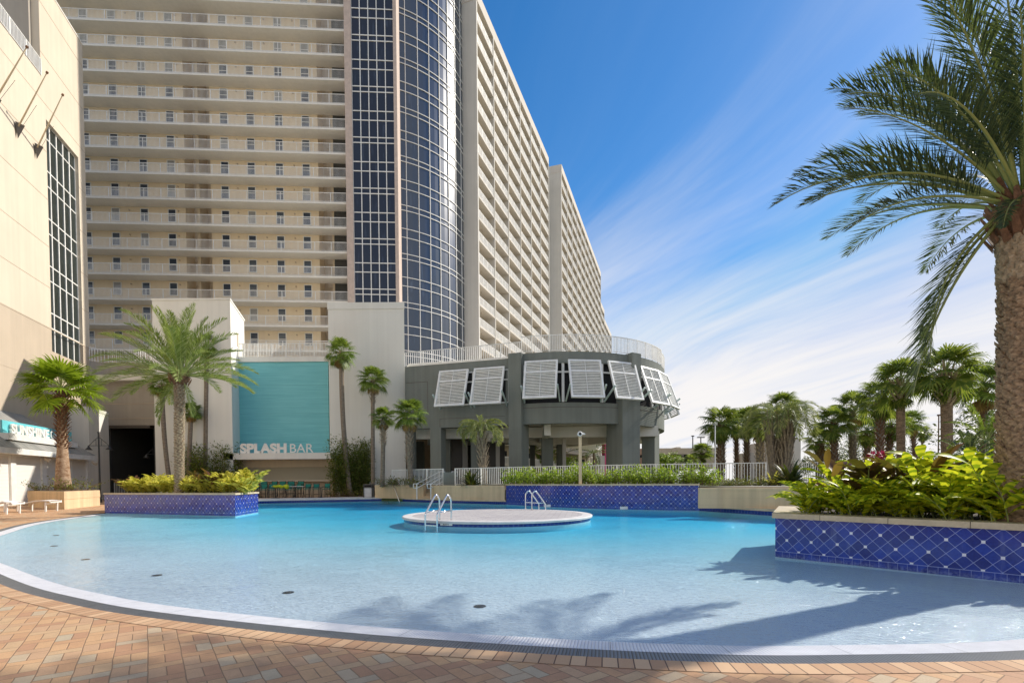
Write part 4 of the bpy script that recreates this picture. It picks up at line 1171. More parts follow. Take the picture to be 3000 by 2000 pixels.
mb = MB(); mb.obox(q.x, q.y, .075, .42, .03, .09, ang); dpl = mb.build('depth_plate', 'letter_white', isl)
ctext = Vector((q.x, q.y, .045))+Vector((v.x, v.y, 0)).normalized()*.02-Vector((math.cos(ang), math.sin(ang), 0))*-.0
text('3.5 FT', 'depth_number', 'black_metal', dpl, ctext, .085, Vector((math.cos(ang), math.sin(ang), 0)), extrude=.002, bold=.002, align='CENTER')
def plate(px, py, label, Y=None, txt='3.5'):
    c = Z(px, py, .1); t = thing('depth_marker', label, 'depth marker', tuple(c))
    c = c+Vector((0, -.05, 0)); mb = MB(); mb.box(c.x-.17, c.y-.012, .04, c.x+.17, c.y+.012, .17); mb.build('plate', 'letter_white', t)
    text(txt, 'number', 'black_metal', t, c+Vector((-.12, -.016, .06)), .12, (1, 0, 0), extrude=.002, bold=.002)
plate(1603, 1481, 'white depth marker on the long blue planter, nearer the ladder')
plate(1827, 1487, 'white depth marker near the middle of the long blue planter')

# ladders and handrails of polished steel
def rail_path(pts, r=.024, n=8):
    return spline_3(pts, 5), r
def spline_3(pts, n=5):
    out = []; m = len(pts); pts = [Vector(p) for p in pts]
    for i in range(m-1):
        a, b, c, d = pts[max(0, i-1)], pts[i], pts[i+1], pts[min(m-1, i+2)]
        for j in range(n):
            t = j/n; out.append(.5*((2*b)+(c-a)*t+(2*a-5*b+4*c-d)*t*t+(3*b-a-3*c+d)*t*t*t))
    out.append(pts[-1]); return out
def ladder(label, base, outd, half, ztop, group=None):
    """two hooped grab rails; outd points from the deck over the water"""
    o = Vector((outd[0], outd[1], 0)).normalized(); sd = Vector((-o.y, o.x, 0))
    t = thing('pool_ladder', label, 'ladder', tuple(base), group=group)
    for s in (-1, 1):
        b = Vector((base[0], base[1], 0))+sd*half*s
        pts = [b-o*.42+Vector((0, 0, IZ-.01)), b-o*.42+Vector((0, 0, ztop-.22)), b-o*.38+Vector((0, 0, ztop-.08)), b-o*.28+Vector((0, 0, ztop)), b-o*.17+Vector((0, 0, ztop-.06)), b+o*.2+Vector((0, 0, .42)), b+o*.24+Vector((0, 0, .3)), b+o*.24+Vector((0, 0, -.35))]
        mb = MB(); mb.tube(spline_3(pts, 5), .028, 8); r = mb.build('rail', 'steel', t, True)
        mb = MB(); mb.tube([b-o*.42+Vector((0, 0, .46)), b+o*.2+Vector((0, 0, .43))], .022, 6); mb.build('brace', 'steel', r, True)
    mb = MB(); b = Vector((base[0], base[1], 0))+o*.24; mb.bar(b-sd*half+Vector((0, 0, .04)), b+sd*half+Vector((0, 0, .04)), .08, .03); mb.build('step', 'steel', t)
v = Vector((D(1300, 1520, 15.6).x-IC.x, -math.sqrt(max(0, 0)))) ; a = R(238)
lb_ = (IC.x+IR*math.cos(a), IC.y+IR*math.sin(a), 0)
ladder('steel pool ladder on the left front edge of the round island', lb_, (math.cos(a), math.sin(a)), .23, .93)
a = R(62); ladder('steel pool ladder on the far edge of the round island, before the blue wall', (IC.x+IR*math.cos(a), IC.y+IR*math.sin(a), 0), (math.cos(a)*.9+.5, math.sin(a)*.6), .25, .93)
hr = thing('handrail', 'slanting white handrail at the far pool edge before the beige wall', 'handrail', tuple(D(1155, 1465, 35)))
mb = MB(); mb.tube(spline_3([D(1142, 1461, 35.8), D(1143, 1430, 35.8), D(1150, 1422.5, 35.5), D(1157, 1432, 35.2), D(1171, 1472, 34.6)], 4), .03, 6); mb.build('rail', 'steel', hr, True)

# ------------------------------------------------------------------ fences, steps
def fence(label, pts, h=1.12, step=.115, post=1.8, z=TZ, bw=.026):
    t = thing('picket_fence', label, 'fence', (*pts[0][:2], z)); 
    mb = MB(); pts = [Vector(p[:2]) for p in pts]; done = []
    for a, b in zip(pts, pts[1:]):
        L = (b-a).length; d = (b-a)/L; ang = math.atan2(d.y, d.x); c = (a+b)/2
        mb.obox(c.x, c.y, z+h, L, .045, .045, ang); mb.obox(c.x, c.y, z+.12, L, .03, .03, ang)
        for i in range(int(L/step)): q = a+d*(i*step+.06); mb.obox(q.x, q.y, z+h/2+.05, bw, bw, h-.1, ang)
        k = max(1, round(L/post))
        for i in range(k+1):
            q = a+d*(L*i/k)
            if any((q-w_).length < .3 for w_ in done): continue
            done.append(q); pm = MB(); pm.obox(q.x, q.y, z+h/2+.01, .065, .065, h+.04, ang); pm.build('post', 'rail_white', t)
    mb.build('pickets', 'rail_white', t); return t
fence('short white picket fence along the white podium wall, left of the stairs', [GP(1150, 35.8), GP(1205, 35.0), GP(1299, 33.6)])
fence('white picket fence on the terrace between the stairs and the far right palms', [GP(1334, 33.2), GP(1490, 30.9), GP(1700, 28.6), GP(1920, 27), GP(2090, 26.4), GP(2244, 25.6)], step=.14)
fence('far white picket fence section right of the dark spiky plant', [GP(2340, 26.4), GP(2417, 25.2)])
st = thing('stairs', 'short beige concrete steps between the low beige walls', 'stairs', tuple(GP(1254, 34.5)))
sa, sb_ = GP(1240, 34.2), GP(1268, 33.4); 
for k in range(4):
    mb = MB(); Yk = 33.9+k*.34; x0, x1 = GP(1238, Yk).x, GP(1262, Yk).x+.15; mb.box(x0, Yk, .2, x1, Yk+.5, FD+.2*(k+1)-.01); mb.build('step', 'retaining_wall', st)
mb = MB(); q0, q1 = GP(1300, 33.4), GP(1334, 33.0); mb.box(q0.x, 33.2, TZ, q1.x, 33.3, TZ+.9); mb.build('ramp_panel', 'grey_green_wall', st)
def stair_rail(label, pxs, Ya_, Yb_):
    t = thing('stair_railing', label, 'railing', tuple(D(pxs[0][0], pxs[0][1], Ya_)))
    lo = D(*pxs[0], Ya_); hi = D(*pxs[1], Yb_)
    mb = MB()
    for dz in (0, -.28): mb.tube([lo+Vector((-.22, 0, dz)), lo+Vector((0, 0, dz)), hi+Vector((0, 0, dz)), hi+Vector((.35, 0, dz))], .026, 6)
    mb.tube([lo+Vector((-.22, 0, 0)), lo+Vector((-.22, 0, -.28))], .026, 6); mb.tube([hi+Vector((.35, 0, 0)), hi+Vector((.35, 0, -.28))], .026, 6)
    mb.build('handrails', 'rail_white', t, True)
    for p, zb in ((lo, FD), (hi, TZ)): mb = MB(); mb.tube([p, Vector((p.x, p.y, zb))], .035, 6); mb.build('post', 'rail_white', t)
stair_rail('white stepped stair railing on the left side of the steps', [(1221, 1416.5), (1288, 1381)], 33.4, 34.9)
stair_rail('white stair railing on the right side of the steps', [(1262, 1417), (1325, 1381)], 32.7, 34.3)

# ------------------------------------------------------------------ palms and plants
def rotz(v, a): c, s = math.cos(a), math.sin(a); return Vector((v.x*c-v.y*s, v.x*s+v.y*c, v.z))
def frond(mb, rb, base, az, el, L, droop, rng, n=42, wl=.42, lw=.028, vee=.5, bare=.22, twist=0, curl=1.6):
    """feather leaf: curved midrib with leaflets in two V-set rows"""
    h = Vector((math.cos(az), math.sin(az), 0)); p = Vector(base); e = el; pts = [p.copy()]; N = 16; dirs = []
    for i in range(N):
        t = i/(N-1); e = el-droop*(t**curl)
        d = h*math.cos(e)+Vector((0, 0, math.sin(e))); dirs.append(d); p = p+d*(L/N); pts.append(p.copy())
    dirs.append(dirs[-1])
    rb.tube(pts, [.030*(1-.85*i/N)*(L/3)**.5 for i in range(N+1)], 4, False)
    side0 = Vector((-h.y, h.x, 0))
    for k in range(n):
        t = bare+(1-bare)*(k+.5)/n; f = t*N; i = min(N-1, int(f)); q = pts[i].lerp(pts[i+1], f-i); d = dirs[i]
        upv = side0.cross(d)*-1
        if upv.z < 0 and abs(el) < 1.3: upv = -upv
        ll = wl*(math.sin(math.pi*min(1, (t-bare)/(1-bare)*.86+.12))**.6)*(.85+.3*rng.random())*(L/3)
        for s in (-1, 1):
            ang = R(54-26*t)+rng.uniform(-.22, .22)
            sd = (side0*s*math.sin(ang)*math.cos(vee)+upv*math.sin(ang)*math.sin(vee)*rng.uniform(.5, 1.25)+d*math.cos(ang)).normalized()
            tip = q+sd*ll+Vector((0, 0, -.10*ll)); mid = q+sd*ll*.45
            wv_ = (d.cross(sd)).cross(sd).normalized()*lw*.5
            mb.face([q-wv_*.5, mid-wv_, tip, mid+wv_])
def fan_leaf(mb, rb, base, az, el, pl, RR, rng, nseg=22, droop=.5, spread=R(125), lw=.05, costa=.3, tilt=0):
    """fan leaf on a stalk: segments radiate from the hub, split and drooping at the tips"""
    h = Vector((math.cos(az), math.sin(az), 0)); side = Vector((-h.y, h.x, 0))
    d0 = h*math.cos(el)+Vector((0, 0, math.sin(el))); hub = Vector(base)+d0*pl+Vector((0, 0, -.04*pl))
    rb.tube([base, Vector(base).lerp(hub, .6)+Vector((0, 0, .03)), hub], [.022*RR, .016*RR, .012*RR], 4, False)
    e2 = el-.35; d = h*math.cos(e2)+Vector((0, 0, math.sin(e2))); nrm = side.cross(d)
    if tilt: side = (side*math.cos(tilt)+nrm*math.sin(tilt)).normalized(); nrm = side.cross(d)
    for k in range(nseg):
        a = -spread+2*spread*(k+.5)/nseg+rng.uniform(-.03, .03)
        r = RR*(.72+.28*math.cos(a*.62))*rng.uniform(.9, 1.06)
        cup = .25*abs(math.sin(a*.5))
        sd = (d*math.cos(a)+side*math.sin(a)+nrm*cup).normalized()
        hb = hub+d*costa*RR*.15*math.cos(a)
        wv_ = sd.cross(nrm).normalized()*lw*RR
        m1 = hb+sd*r*.5; m2 = hb+sd*r*.78+Vector((0, 0, -droop*r*.10)); tp = hb+sd*r*.97+Vector((0, 0, -droop*r*(.28+.3*rng.random())))
        mb.face([hb, m1-wv_, m1+wv_]); mb.face([m1-wv_, m2-wv_*.55, m2+wv_*.55, m1+wv_]); mb.face([m2-wv_*.55, tp, m2+wv_*.55])
def boots(mb, c0, c1, r0, r1, n, rng, ln=.16, w=.09, out=.5, upk=.8):
    """old leaf bases round a trunk between two points"""
    c0 = Vector(c0); c1 = Vector(c1)
    for i in range(n):
        t = (i+.5)/n; c = c0.lerp(c1, t); r = r0+(r1-r0)*t; a = i*2.39996+rng.uniform(-.15, .15)
        o = Vector((math.cos(a), math.sin(a), 0)); sd = Vector((-o.y, o.x, 0)); L = ln*rng.uniform(.75, 1.2)
        b = c+o*r*.86; tp = b+o*L*out+Vector((0, 0, L*upk))
        mb.mesh([b-sd*w, b+sd*w, b+sd*w*.7+Vector((0, 0, -.04)), tp-sd*w*.45, tp+sd*w*.45, tp+o*-.03*0+Vector((0, 0, -.035))-sd*w*.3, b-sd*w*.7+Vector((0, 0, -.05))], [(0, 3, 4, 1), (0, 6, 5, 3), (1, 4, 5, 2), (6, 2, 5), (3, 5, 4)])
def bend(base, top, sag, n=10):
    base = Vector(base); top = Vector(top); return [base.lerp(top, i/n)+Vector(sag)*math.sin(math.pi*i/n) for i in range(n+1)]
# crown prototypes (unit: metres at full size, hub at the origin)
def fan_crown(seed, n=34, RR=.85, pl=.95, droop=.5, skirt=8, elmin=-.75, nseg=22, mat='leaf_fan', lw=.05):
    rng = random.Random(seed); mb = MB(); rb = MB(); dm_ = MB()
    for i in range(n):
        t = (i+.5)/n; el = R(82)*(1-t)**.8+elmin*t; az = i*2.39996+rng.uniform(-.3, .3)
        fan_leaf(mb, rb, (0, 0, .12*(1-t)), az, el+rng.uniform(-.12, .12), pl*(.75+.35*t)*rng.uniform(.85, 1.1), RR*rng.uniform(.85, 1.1), rng, nseg, droop, lw=lw, tilt=rng.uniform(-.5, .5))
    for i in range(skirt):
        fan_leaf(dm_, rb, (0, 0, -.1), i*2.39996+.7, -1.15+rng.uniform(-.15, .2), pl*.8, RR*.85, rng, 16, .2, R(70), lw=lw)
    return mb, rb, dm_
def make_meshes(trip, mats, nm):
    out = []
    for m_, mt, nn in zip(trip, mats, nm):
        if not m_.v: out.append(None); continue
        o = m_.build(nn, mt); out.append(o.data); bpy.data.objects.remove(o)
    return out
FANS = {}
for key, args, mats in (('sabal1', dict(seed=1, n=36), ('leaf_fan', 'rachis_green', 'leaf_dead')), ('sabal2', dict(seed=2, n=32, skirt=3, droop=.7), ('leaf_fan', 'rachis_green', 'leaf_dead')),
                        ('dry', dict(seed=3, n=26, skirt=26, elmin=-1.0), ('leaf_fan', 'rachis_green', 'leaf_dead')),
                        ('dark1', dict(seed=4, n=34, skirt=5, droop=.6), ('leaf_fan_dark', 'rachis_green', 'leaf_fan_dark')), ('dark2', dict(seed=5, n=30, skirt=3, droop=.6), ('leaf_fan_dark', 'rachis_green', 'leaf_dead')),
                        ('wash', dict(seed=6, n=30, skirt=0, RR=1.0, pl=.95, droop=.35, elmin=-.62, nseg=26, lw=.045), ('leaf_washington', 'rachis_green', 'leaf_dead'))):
    FANS[key] = make_meshes(fan_crown(**args), mats, ('leaves', 'leaf_stalks', 'dry_leaves'))
def put_crown(t, key, loc, s, rz, name='crown'):
    me, st_, de = FANS[key]
    c = bpy.data.objects.new(name, me); COL.objects.link(c); c.parent = t
    c.location = Vector(loc)-t.location; c.scale = (s, s, s*.95); c.rotation_euler = (0, 0, rz)
    for mm, nn in ((st_, 'leaf_stalks'), (de, 'dry_leaves')):
        if mm: o = bpy.data.objects.new(nn, mm); COL.objects.link(o); o.parent = c
    return c
def fan_palm(label, basepx, toppx, Y, crown_px, key, tw, zb=None, trunk='trunk_smooth', bootf=.0, bmat='boot_tan', sag=(0, 0, 0), name='fan_palm', group=None, rz=0, flare=1.15, blen=.22, cat='palm tree'):
    """trunk from the ground to a hub seen at toppx, at depth Y"""
    hub = D(toppx[0], toppx[1], Y); b = D(basepx, 1410, Y); b.z = TZ if zb is None else zb
    t = thing(name, label, cat, tuple(b), group=group)
    r = tw*Y/FX/2; path = bend(b, hub-Vector((0, 0, .05)), sag)
    mb = MB(); mb.tube(path, [r*flare]+[r*(1+.0*i) for i in range(1, len(path))], 12); tr = mb.build('trunk', trunk, t, True)
    if bootf:
        L = len(path)-1; i0 = int(L*(1-bootf)); bm = MB(); rng = random.Random(int(basepx)); hb = (path[-1]-path[i0]).length
        boots(bm, path[i0], path[-1], r*1.05, r*1.25, max(10, int(hb*34)), rng, blen, .055 if r < .16 else .075, .75, .9)
        o = bm.build('leaf_bases', bmat, tr)
    put_crown(t, key, hub, crown_px*Y/FX/1.62, rz)
    return t
# ---- feather palms
def date_palm(label, base, hub, r0, r1, fronds, mat, name='date_palm', n=46, wl=.42, lw=.03, bootz=(.72, 1.0), trunkmat='trunk_smooth', nb=220, bmat='boot_tan', cap=True, sag=(0, 0, 0), seed=1, cat='palm tree', capk=1.3, smat=None):
    t = thing(name, label, cat, tuple(base)); base = Vector(base); hub = Vector(hub)
    path = bend(base, hub, sag, 14); mb = MB(); mb.tube(path, [r0+(r1-r0)*i/14 for i in range(15)], 20); tr = mb.build('trunk', trunkmat, t, True)
    rng = random.Random(seed); bm = MB()
    pa, pb = base.lerp(hub, bootz[0]), base.lerp(hub, bootz[1]); boots(bm, pa, pb, r1*1.12, r1*1.2, int(nb*.5), rng, r1*.5, r1*.27, .45, .5); bm.build('leaf_bases', bmat, tr)
    bm = MB(); boots(bm, base, pa, r0*1.14, r1*1.14, nb, rng, r1*.50, r1*.34, .42, .5); bm.build('trunk_scales', smat or trunkmat, tr)
    if cap:
        bm = MB(); bm.tube([hub-Vector((0, 0, r1*2.2)), hub-Vector((0, 0, r1*.6)), hub+Vector((0, 0, r1*.3))], [r1*1.05, r1*capk, r1*capk*.55], 14); bm.build('crown_base', 'boot_brown', tr, True)
        bm = MB(); boots(bm, hub-Vector((0, 0, r1*2.0)), hub+Vector((0, 0, r1*.25)), r1*capk*1.05, r1*capk*.9, 60, rng, r1*1.0, r1*.22, .55, .9); bm.build('cut_stalks', 'boot_brown', tr)
    mb = MB(); rb = MB()
    for f in fronds:
        az, el, L, dr_ = f[:4]; frond(mb, rb, hub+Vector((math.cos(az)*r1*.6, math.sin(az)*r1*.6, 0)), az, el, L, dr_, rng, n=n, wl=wl, lw=lw, curl=f[4] if len(f) > 4 else 1.6)
    c = mb.build('crown', mat, t); rb.build('midribs', 'rachis_green', c, True)
    return t
def auto_fronds(seed, n, L, e0=1.45, e1=-.6, dr=1.1):
    rng = random.Random(seed); out = []
    for i in range(n):
        t = (i+.5)/n; out.append((i*2.39996+rng.uniform(-.25, .25), e0*(1-t)+e1*t+rng.uniform(-.12, .12), L*rng.uniform(.85, 1.1), dr*rng.uniform(.7, 1.25)*(1.0 if t > .2 else .55)))
    return out
# the tall date palm in the left blue planter
Yd = 22.6
hubd = D(526, 1100, Yd); based = D(524, 1410, Yd); based.z = .86
fr_ = auto_fronds(11, 58, 2.95, 1.52, .0, .75)+[(R(196), -1.15, 2.3, .3), (R(-18), -1.15, 1.9, .3), (R(188), -.95, 2.0, .5), (R(185), .05, 3.3, .55), (R(175), -.15, 3.3, .45), (R(-5), -.05, 3.4, .5), (R(8), .2, 3.2, .8)]
date_palm('tall date palm with silvery green crown in the left blue planter', based, hubd, .165, .19, fr_, 'leaf_date', capk=2.1, smat='boot_tan', n=66, wl=.58, lw=.026, trunkmat='trunk_grey', nb=340, bmat='boot_grey', bootz=(.70, 1.0))
# the big date palm of the right foreground
hubf = D(3008, 600, 6.95); basef = Vector((hubf.x+.05, hubf.y+.0, .70))
def azto(dx, dy): return math.atan2(dy, dx)
ff = auto_fronds(21, 54, 2.8, 1.52, .40, .8)
ff = [f for f in ff]
ff += [(R(176), .42, 3.25, .95), (R(188), .30, 3.05, .9), (R(168), .62, 2.9, .9), (R(196), .85, 2.8, .9), (R(180), 1.0, 2.9, 1.1), (R(186), .12, 2.5, .75), (R(166), -.85, 2.75, .55, .9),
       (R(172), -.55, 2.3, 1.05, .9), (R(150), -.7, 2.25, .9, .9), (R(215), -.2, 1.2, .9)]
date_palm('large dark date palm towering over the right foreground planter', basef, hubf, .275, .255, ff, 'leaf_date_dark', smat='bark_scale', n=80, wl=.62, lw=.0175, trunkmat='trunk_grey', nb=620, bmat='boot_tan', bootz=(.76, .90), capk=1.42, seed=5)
# palm in the square planter at the left
def box_planter():
    t = thing('square_planter', 'square beige concrete planter under the shaggy fan palm at the left', 'planter', tuple(Z(190, 1490, .02)))
    c = Z(189, 1491.5, .012); l = Z(82, 1484, .012); r = Z(293, 1480, .012); b = l+(r-c); zt0 = zat(189, 1439, c.y)
    po = [l, c, r, b]; ctr = (l+r)/2
    mb = MB(); mb.prism([p[:2] for p in po], .0, zt0-.42); mb.build('body', 'retaining_wall', t)
    po2 = [ctr+(p-ctr)*1.012 for p in po]; mb = MB(); mb.prism([p[:2] for p in po2], zt0-.418, zt0-.22); mb.prism([(ctr+(p-ctr)*1.006)[:2] for p in po], zt0-.218, zt0-.0); mb.build('rim', 'retaining_wall', t)
    mb = MB(); mb.prism([(ctr+(p-ctr)*.86)[:2] for p in po], zt0-.1, zt0+.02); mb.build('soil', 'mulch', t)
    return ctr, zt0
pc, pz = box_planter()
Yw = pc.y; hubw = D(180, 1150, Yw); bw_ = D(185, 1430, Yw); bw_.z = pz
t = thing('shaggy_fan_palm', 'bright green fan palm with shaggy reddish trunk in the square beige planter', 'palm tree', tuple(bw_))
path = [bw_.lerp(hubw, k/12) for k in range(13)]
mb = MB(); mb.tube(path, [.44, .40, .36, .33, .30, .27, .25, .24, .23, .23, .22, .22, .22], 18); tr = mb.build('trunk', 'trunk_flare', t, True)
bm = MB(); boots(bm, bw_.lerp(hubw, .42), hubw+Vector((0, 0, .1)), .22, .25, 170, random.Random(3), .32, .07, .75, .75); bm.build('leaf_bases', 'boot_brown', tr)
put_crown(t, 'wash', hubw+Vector((0, 0, .1)), 1.42, .4)
# ---- fan palms by the podium and the pavilion
fan_palm('very tall slender palm behind the silvery date palm', 600, (606, 1010), 41.0, 44, 'dry', 12, FD, sag=(0, 0, 0), rz=1)
fan_palm('leaning palm left of the date palm trunk, before the white block', 502, (474, 1128), 40.0, 42, 'sabal2', 12, FD, sag=(-.15, 0, 0), bootf=.08)
fan_palm('small palm half hidden behind the date palm trunk on its right', 548, (560, 1205), 40.2, 36, 'sabal1', 12, FD)
fan_palm('tall curved palm with brown hanging leaves, before the right white block', 1026, (1000, 1032), 40.5, 52, 'dry', 14, FD, sag=(-.2, 0, 0), rz=2, bootf=.04)
fan_palm('straight palm before the right white block, second tallest there', 1092, (1092, 1112), 40.6, 52, 'sabal2', 11.5, FD, bootf=.12, bmat='boot_grey', blen=.18)
fan_palm('lower palm with cross-hatched trunk top, between two taller palms', 1120, (1124, 1222), 35.4, 42, 'sabal1', 13, TZ-.05, bootf=.38, bmat='boot_grey', blen=.2)
fan_palm('bushy palm with pale cross-hatched trunk left of the stairs', 1208, (1199, 1212), 34.6, 60, 'sabal1', 15, TZ-.05, bootf=.62, bmat='boot_grey', blen=.22, rz=1, sag=(-.15, 0, 0))
# ---- arching feather palms (Butia)
def butia(label, basepx, hubpx, Y, L, tw, seed, zb, nf=40, boot=1, name='jelly_palm'):
    b = D(basepx, 1410, Y); b.z = zb; hub = D(hubpx[0], hubpx[1], Y)
    rng = random.Random(seed); fr = []
    for i in range(nf):
        t = (i+.5)/nf; fr.append((i*2.39996+rng.uniform(-.3, .3), 1.35*(1-t)+.2*t, L*rng.uniform(.85, 1.1), rng.uniform(1.7, 2.5), 1.2))
    r = tw*Y/FX/2
    t = date_palm(label, b, hub, r, r, fr, 'leaf_butia', name=name, n=40, wl=.62, lw=.034, bootz=(.3, 1.0), nb=60, trunkmat='trunk_smooth', bmat='boot_grey', cap=False, seed=seed)
    bm = MB(); boots(bm, b.lerp(hub, .25), hub+Vector((0, 0, .25)), r*1.0, r*1.5, 70, rng, .42, .07, .55, 1.1); bm.build('long_leaf_bases', 'boot_grey', t)
    return t
butia('arching feather palm with yellowing outer leaves before the grey pavilion', 1418, (1411, 1262), 32.6, 1.75, 19, 31, TZ)
bt_ = butia('broad arching feather palm with thick clustered trunk behind the terrace fence', 2290, (2284, 1232), 31.0, 2.6, 22, 33, TZ-.1, nf=54)
rng = random.Random(8)
for k, (dx0, dx1) in enumerate(((-26, -30), (24, 22), (-4, 34))):
    b_, h_ = D(2290+dx0*.5, 1410, 31-.3*k), D(2284+dx1, 1248, 31-.3*k); b_.z = TZ-.1; mb = MB(); mb.tube(bend(b_, h_, (.08*(k-1), 0, 0)), .26, 10); mb.build('trunk', 'trunk_smooth', bt_, True)
    bm = MB(); boots(bm, b_, h_+Vector((0, 0, .3)), .26, .34, 90, rng, .6, .06, .35, 1.2); bm.build('long_leaf_bases', 'boot_grey', bt_)
# ---- palms at the far right
RP = [ # label, base px, hub px, Y, crown px, kind, trunk px, bootf, bmat
 ('fan palm with dark shaggy trunk left of the slim lamp pole, right of the pavilion', 2112, (2112, 1240), 40, 60, 'dark1', 20, .95, 'boot_brown'),
 ('slim palm with spiky reddish trunk, second from the left of the right-hand palms', 2158, (2157, 1242), 44, 46, 'dark2', 11, .95, 'boot_brown'),
 ('slim palm with notched trunk, third from the left of the right-hand palms', 2188, (2187, 1235), 42, 52, 'dark1', 14, .95, 'boot_brown'),
 ('stout palm with pale criss-cross leaf bases beside the broad feather palm', 2229, (2226, 1255), 38, 42, 'dark2', 22, .9, 'boot_tan'),
 ('fan palm showing just above the broad feather palm', 2292, (2292, 1190), 44, 50, 'dark1', 16, .5, 'boot_brown'),
 ('fan palm with dark maroon trunk right of the broad feather palm', 2448, (2441, 1236), 36, 58, 'dark1', 17, .95, 'boot_brown'),
 ('palm with pale speckled trunk, left of the tall middle ones', 2500, (2497, 1196), 37, 56, 'dark2', 17, .95, 'boot_grey'),
 ('palm with dark upper trunk and yellow-green crown above the purple leaves', 2580, (2577, 1168), 33, 64, 'dark1', 18, .95, 'boot_brown'),
 ('tall palm with smooth tan trunk topped by woven leaf bases', 2640, (2638, 1120), 27, 80, 'dark1', 22, .2, 'boot_tan'),
 ('tallest right-hand palm with wide woven leaf bases above a smooth trunk', 2776, (2772, 1090), 25, 92, 'dark1', 29, .22, 'boot_tan'),
 ('palm with spiky trunk just left of the big foreground trunk', 2882, (2882, 1128), 28, 80, 'sabal1', 16, .95, 'boot_brown'),
 ('low dark palm behind the terrace fence, left of the maroon trunk', 2404, (2400, 1290), 40, 42, 'dark2', 22, .8, 'boot_brown'),
 ('low palm whose crown fills the gap between two right-hand trunks', 2540, (2540, 1262), 42, 50, 'dark1', 14, .9, 'boot_brown'),
 ('small dark palm in front of the parking garage, right of the pavilion', 2058, (2056, 1325), 48, 34, 'dark1', 13, .6, 'boot_brown'),
 ('tiny low palm in front of the parking garage', 2020, (2022, 1352), 46, 26, 'dark2', 9, .6, 'boot_brown'),
 ('distant thin palm between the two tallest right-hand palms', 2702, (2702, 1268), 60, 26, 'dark1', 6, .2, 'boot_brown'),
 ('low bushy palm between the tall tan trunk and its left neighbour', 2600, (2610, 1245), 38, 52, 'dark1', 14, .9, 'boot_brown'),
 ('short palm crown low behind the yellow leaves, right side', 2690, (2670, 1235), 40, 42, 'sabal2', 10, .9, 'boot_brown'),
]
for i, (lab, bp, hp, Y, cp__, kind, tw, bf, bmt) in enumerate(RP):
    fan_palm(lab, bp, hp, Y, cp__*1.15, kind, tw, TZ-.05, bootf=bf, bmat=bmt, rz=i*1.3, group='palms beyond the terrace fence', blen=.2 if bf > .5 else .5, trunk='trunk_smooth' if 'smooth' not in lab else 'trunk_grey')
# bare small feather palms
def small_date(label, px, py, Y, L, tw, seed, zb=TZ, nf=26, mat='leaf_date_dark'):
    b = D(px, 1410, Y); b.z = zb; hub = D(px, py, Y); r = tw*Y/FX/2
    return date_palm(label, b, hub, r, r, auto_fronds(seed, nf, L, 1.45, -.3, .9), mat, n=30, wl=.55, lw=.045, nb=60, bmat='boot_brown', seed=seed, cap=False)
small_date('dark feather palm seen under the pavilion, before the curved building', 1740, 1326, 62, 3.3, 7, 41)
small_date('low feather palm behind the yellow leaves, left of the big foreground trunk', 2890, 1290, 22, 1.7, 10, 42, mat='leaf_fan')
small_date('feather palm tuft peeking over the yellow leaves', 2840, 1345, 18, 1.2, 8, 43)
small_date('bright green feathery palm under the pavilion, left of the beige pole', 1560, 1325, 54, 2.0, 5, 44, mat='leaf_washington')
small_date('bright green feathery palm under the pavilion, second from the left', 1616, 1335, 56, 1.8, 5, 45, mat='leaf_washington')

# ---- leafy bushes
def bush_mesh(seed, nst, h, spread, leaf_l, leaf_w, per, arch=.25, upright=.8, mat='leaf_bush'):
    rng = random.Random(seed); mb = MB(); sb = MB()
    for i in range(nst):
        az = rng.uniform(0, 6.283); r0 = rng.random()**.5*spread*.5; hh = h*rng.uniform(.4, 1.08)
        p = Vector((math.cos(az)*r0, math.sin(az)*r0, 0)); out = Vector((math.cos(az), math.sin(az), 0))*spread*arch*rng.uniform(.4, 1.5)+Vector((rng.uniform(-.1, .1), rng.uniform(-.1, .1), 0))*spread
        tip = p+out+Vector((0, 0, hh)); pts = [p, p.lerp(tip, .5)+Vector((0, 0, hh*.08)), tip]; sb.tube(pts, [.012, .008, .003], 4, False)
        for k in range(per):
            t = .12+.88*(k+rng.random())/per; q = (pts[0].lerp(pts[1], t*2) if t < .5 else pts[1].lerp(pts[2], t*2-1))+Vector((rng.gauss(0, 1), rng.gauss(0, 1), rng.gauss(0, .6)))*leaf_l*.9
            a = rng.uniform(0, 6.283); e = rng.uniform(-.4, 1.1); d = Vector((math.cos(a)*math.cos(e), math.sin(a)*math.cos(e), math.sin(e))); s_ = d.cross(Vector((rng.gauss(0, .5), rng.gauss(0, .5), 1))).normalized()
            l = leaf_l*rng.uniform(.7, 1.25); mb.face([q, q+d*l*.45-s_*leaf_w*.5, q+d*l, q+d*l*.45+s_*leaf_w*.5])
    a = mb.build('leaves', mat); b = sb.build('stems', 'brown_stem'); r = (a.data, b.data); bpy.data.objects.remove(a); bpy.data.objects.remove(b); return r
def put_bush(name, label, cat, md, loc, s, rz, group=None):
    t = thing(name, label, cat, tuple(loc), group=group)
    for mm, nn in zip(md, ('foliage', 'stems')):
        o = bpy.data.objects.new(nn, mm); COL.objects.link(o); o.parent = t; o.scale = s if isinstance(s, tuple) else (s, s, s); o.rotation_euler = (0, 0, rz)
    return t
bamboo = bush_mesh(51, 190, 4.4, 3.3, .26, .085, 90, .22)
bamboo2 = bush_mesh(52, 170, 4.4, 2.9, .26, .085, 90, .15)
q = D(622, 1400, 41.2); q.z = FD; put_bush('bamboo_bush', 'big feathery dark green bush left of the splash bar', 'bush', bamboo, q, (1.0, .7, .93), 0)
q = D(1030, 1400, 41.6); q.z = FD; put_bush('bamboo_bush', 'big feathery green bush right of the splash bar', 'bush', bamboo2, q, (1.0, .6, 1.0), 1)
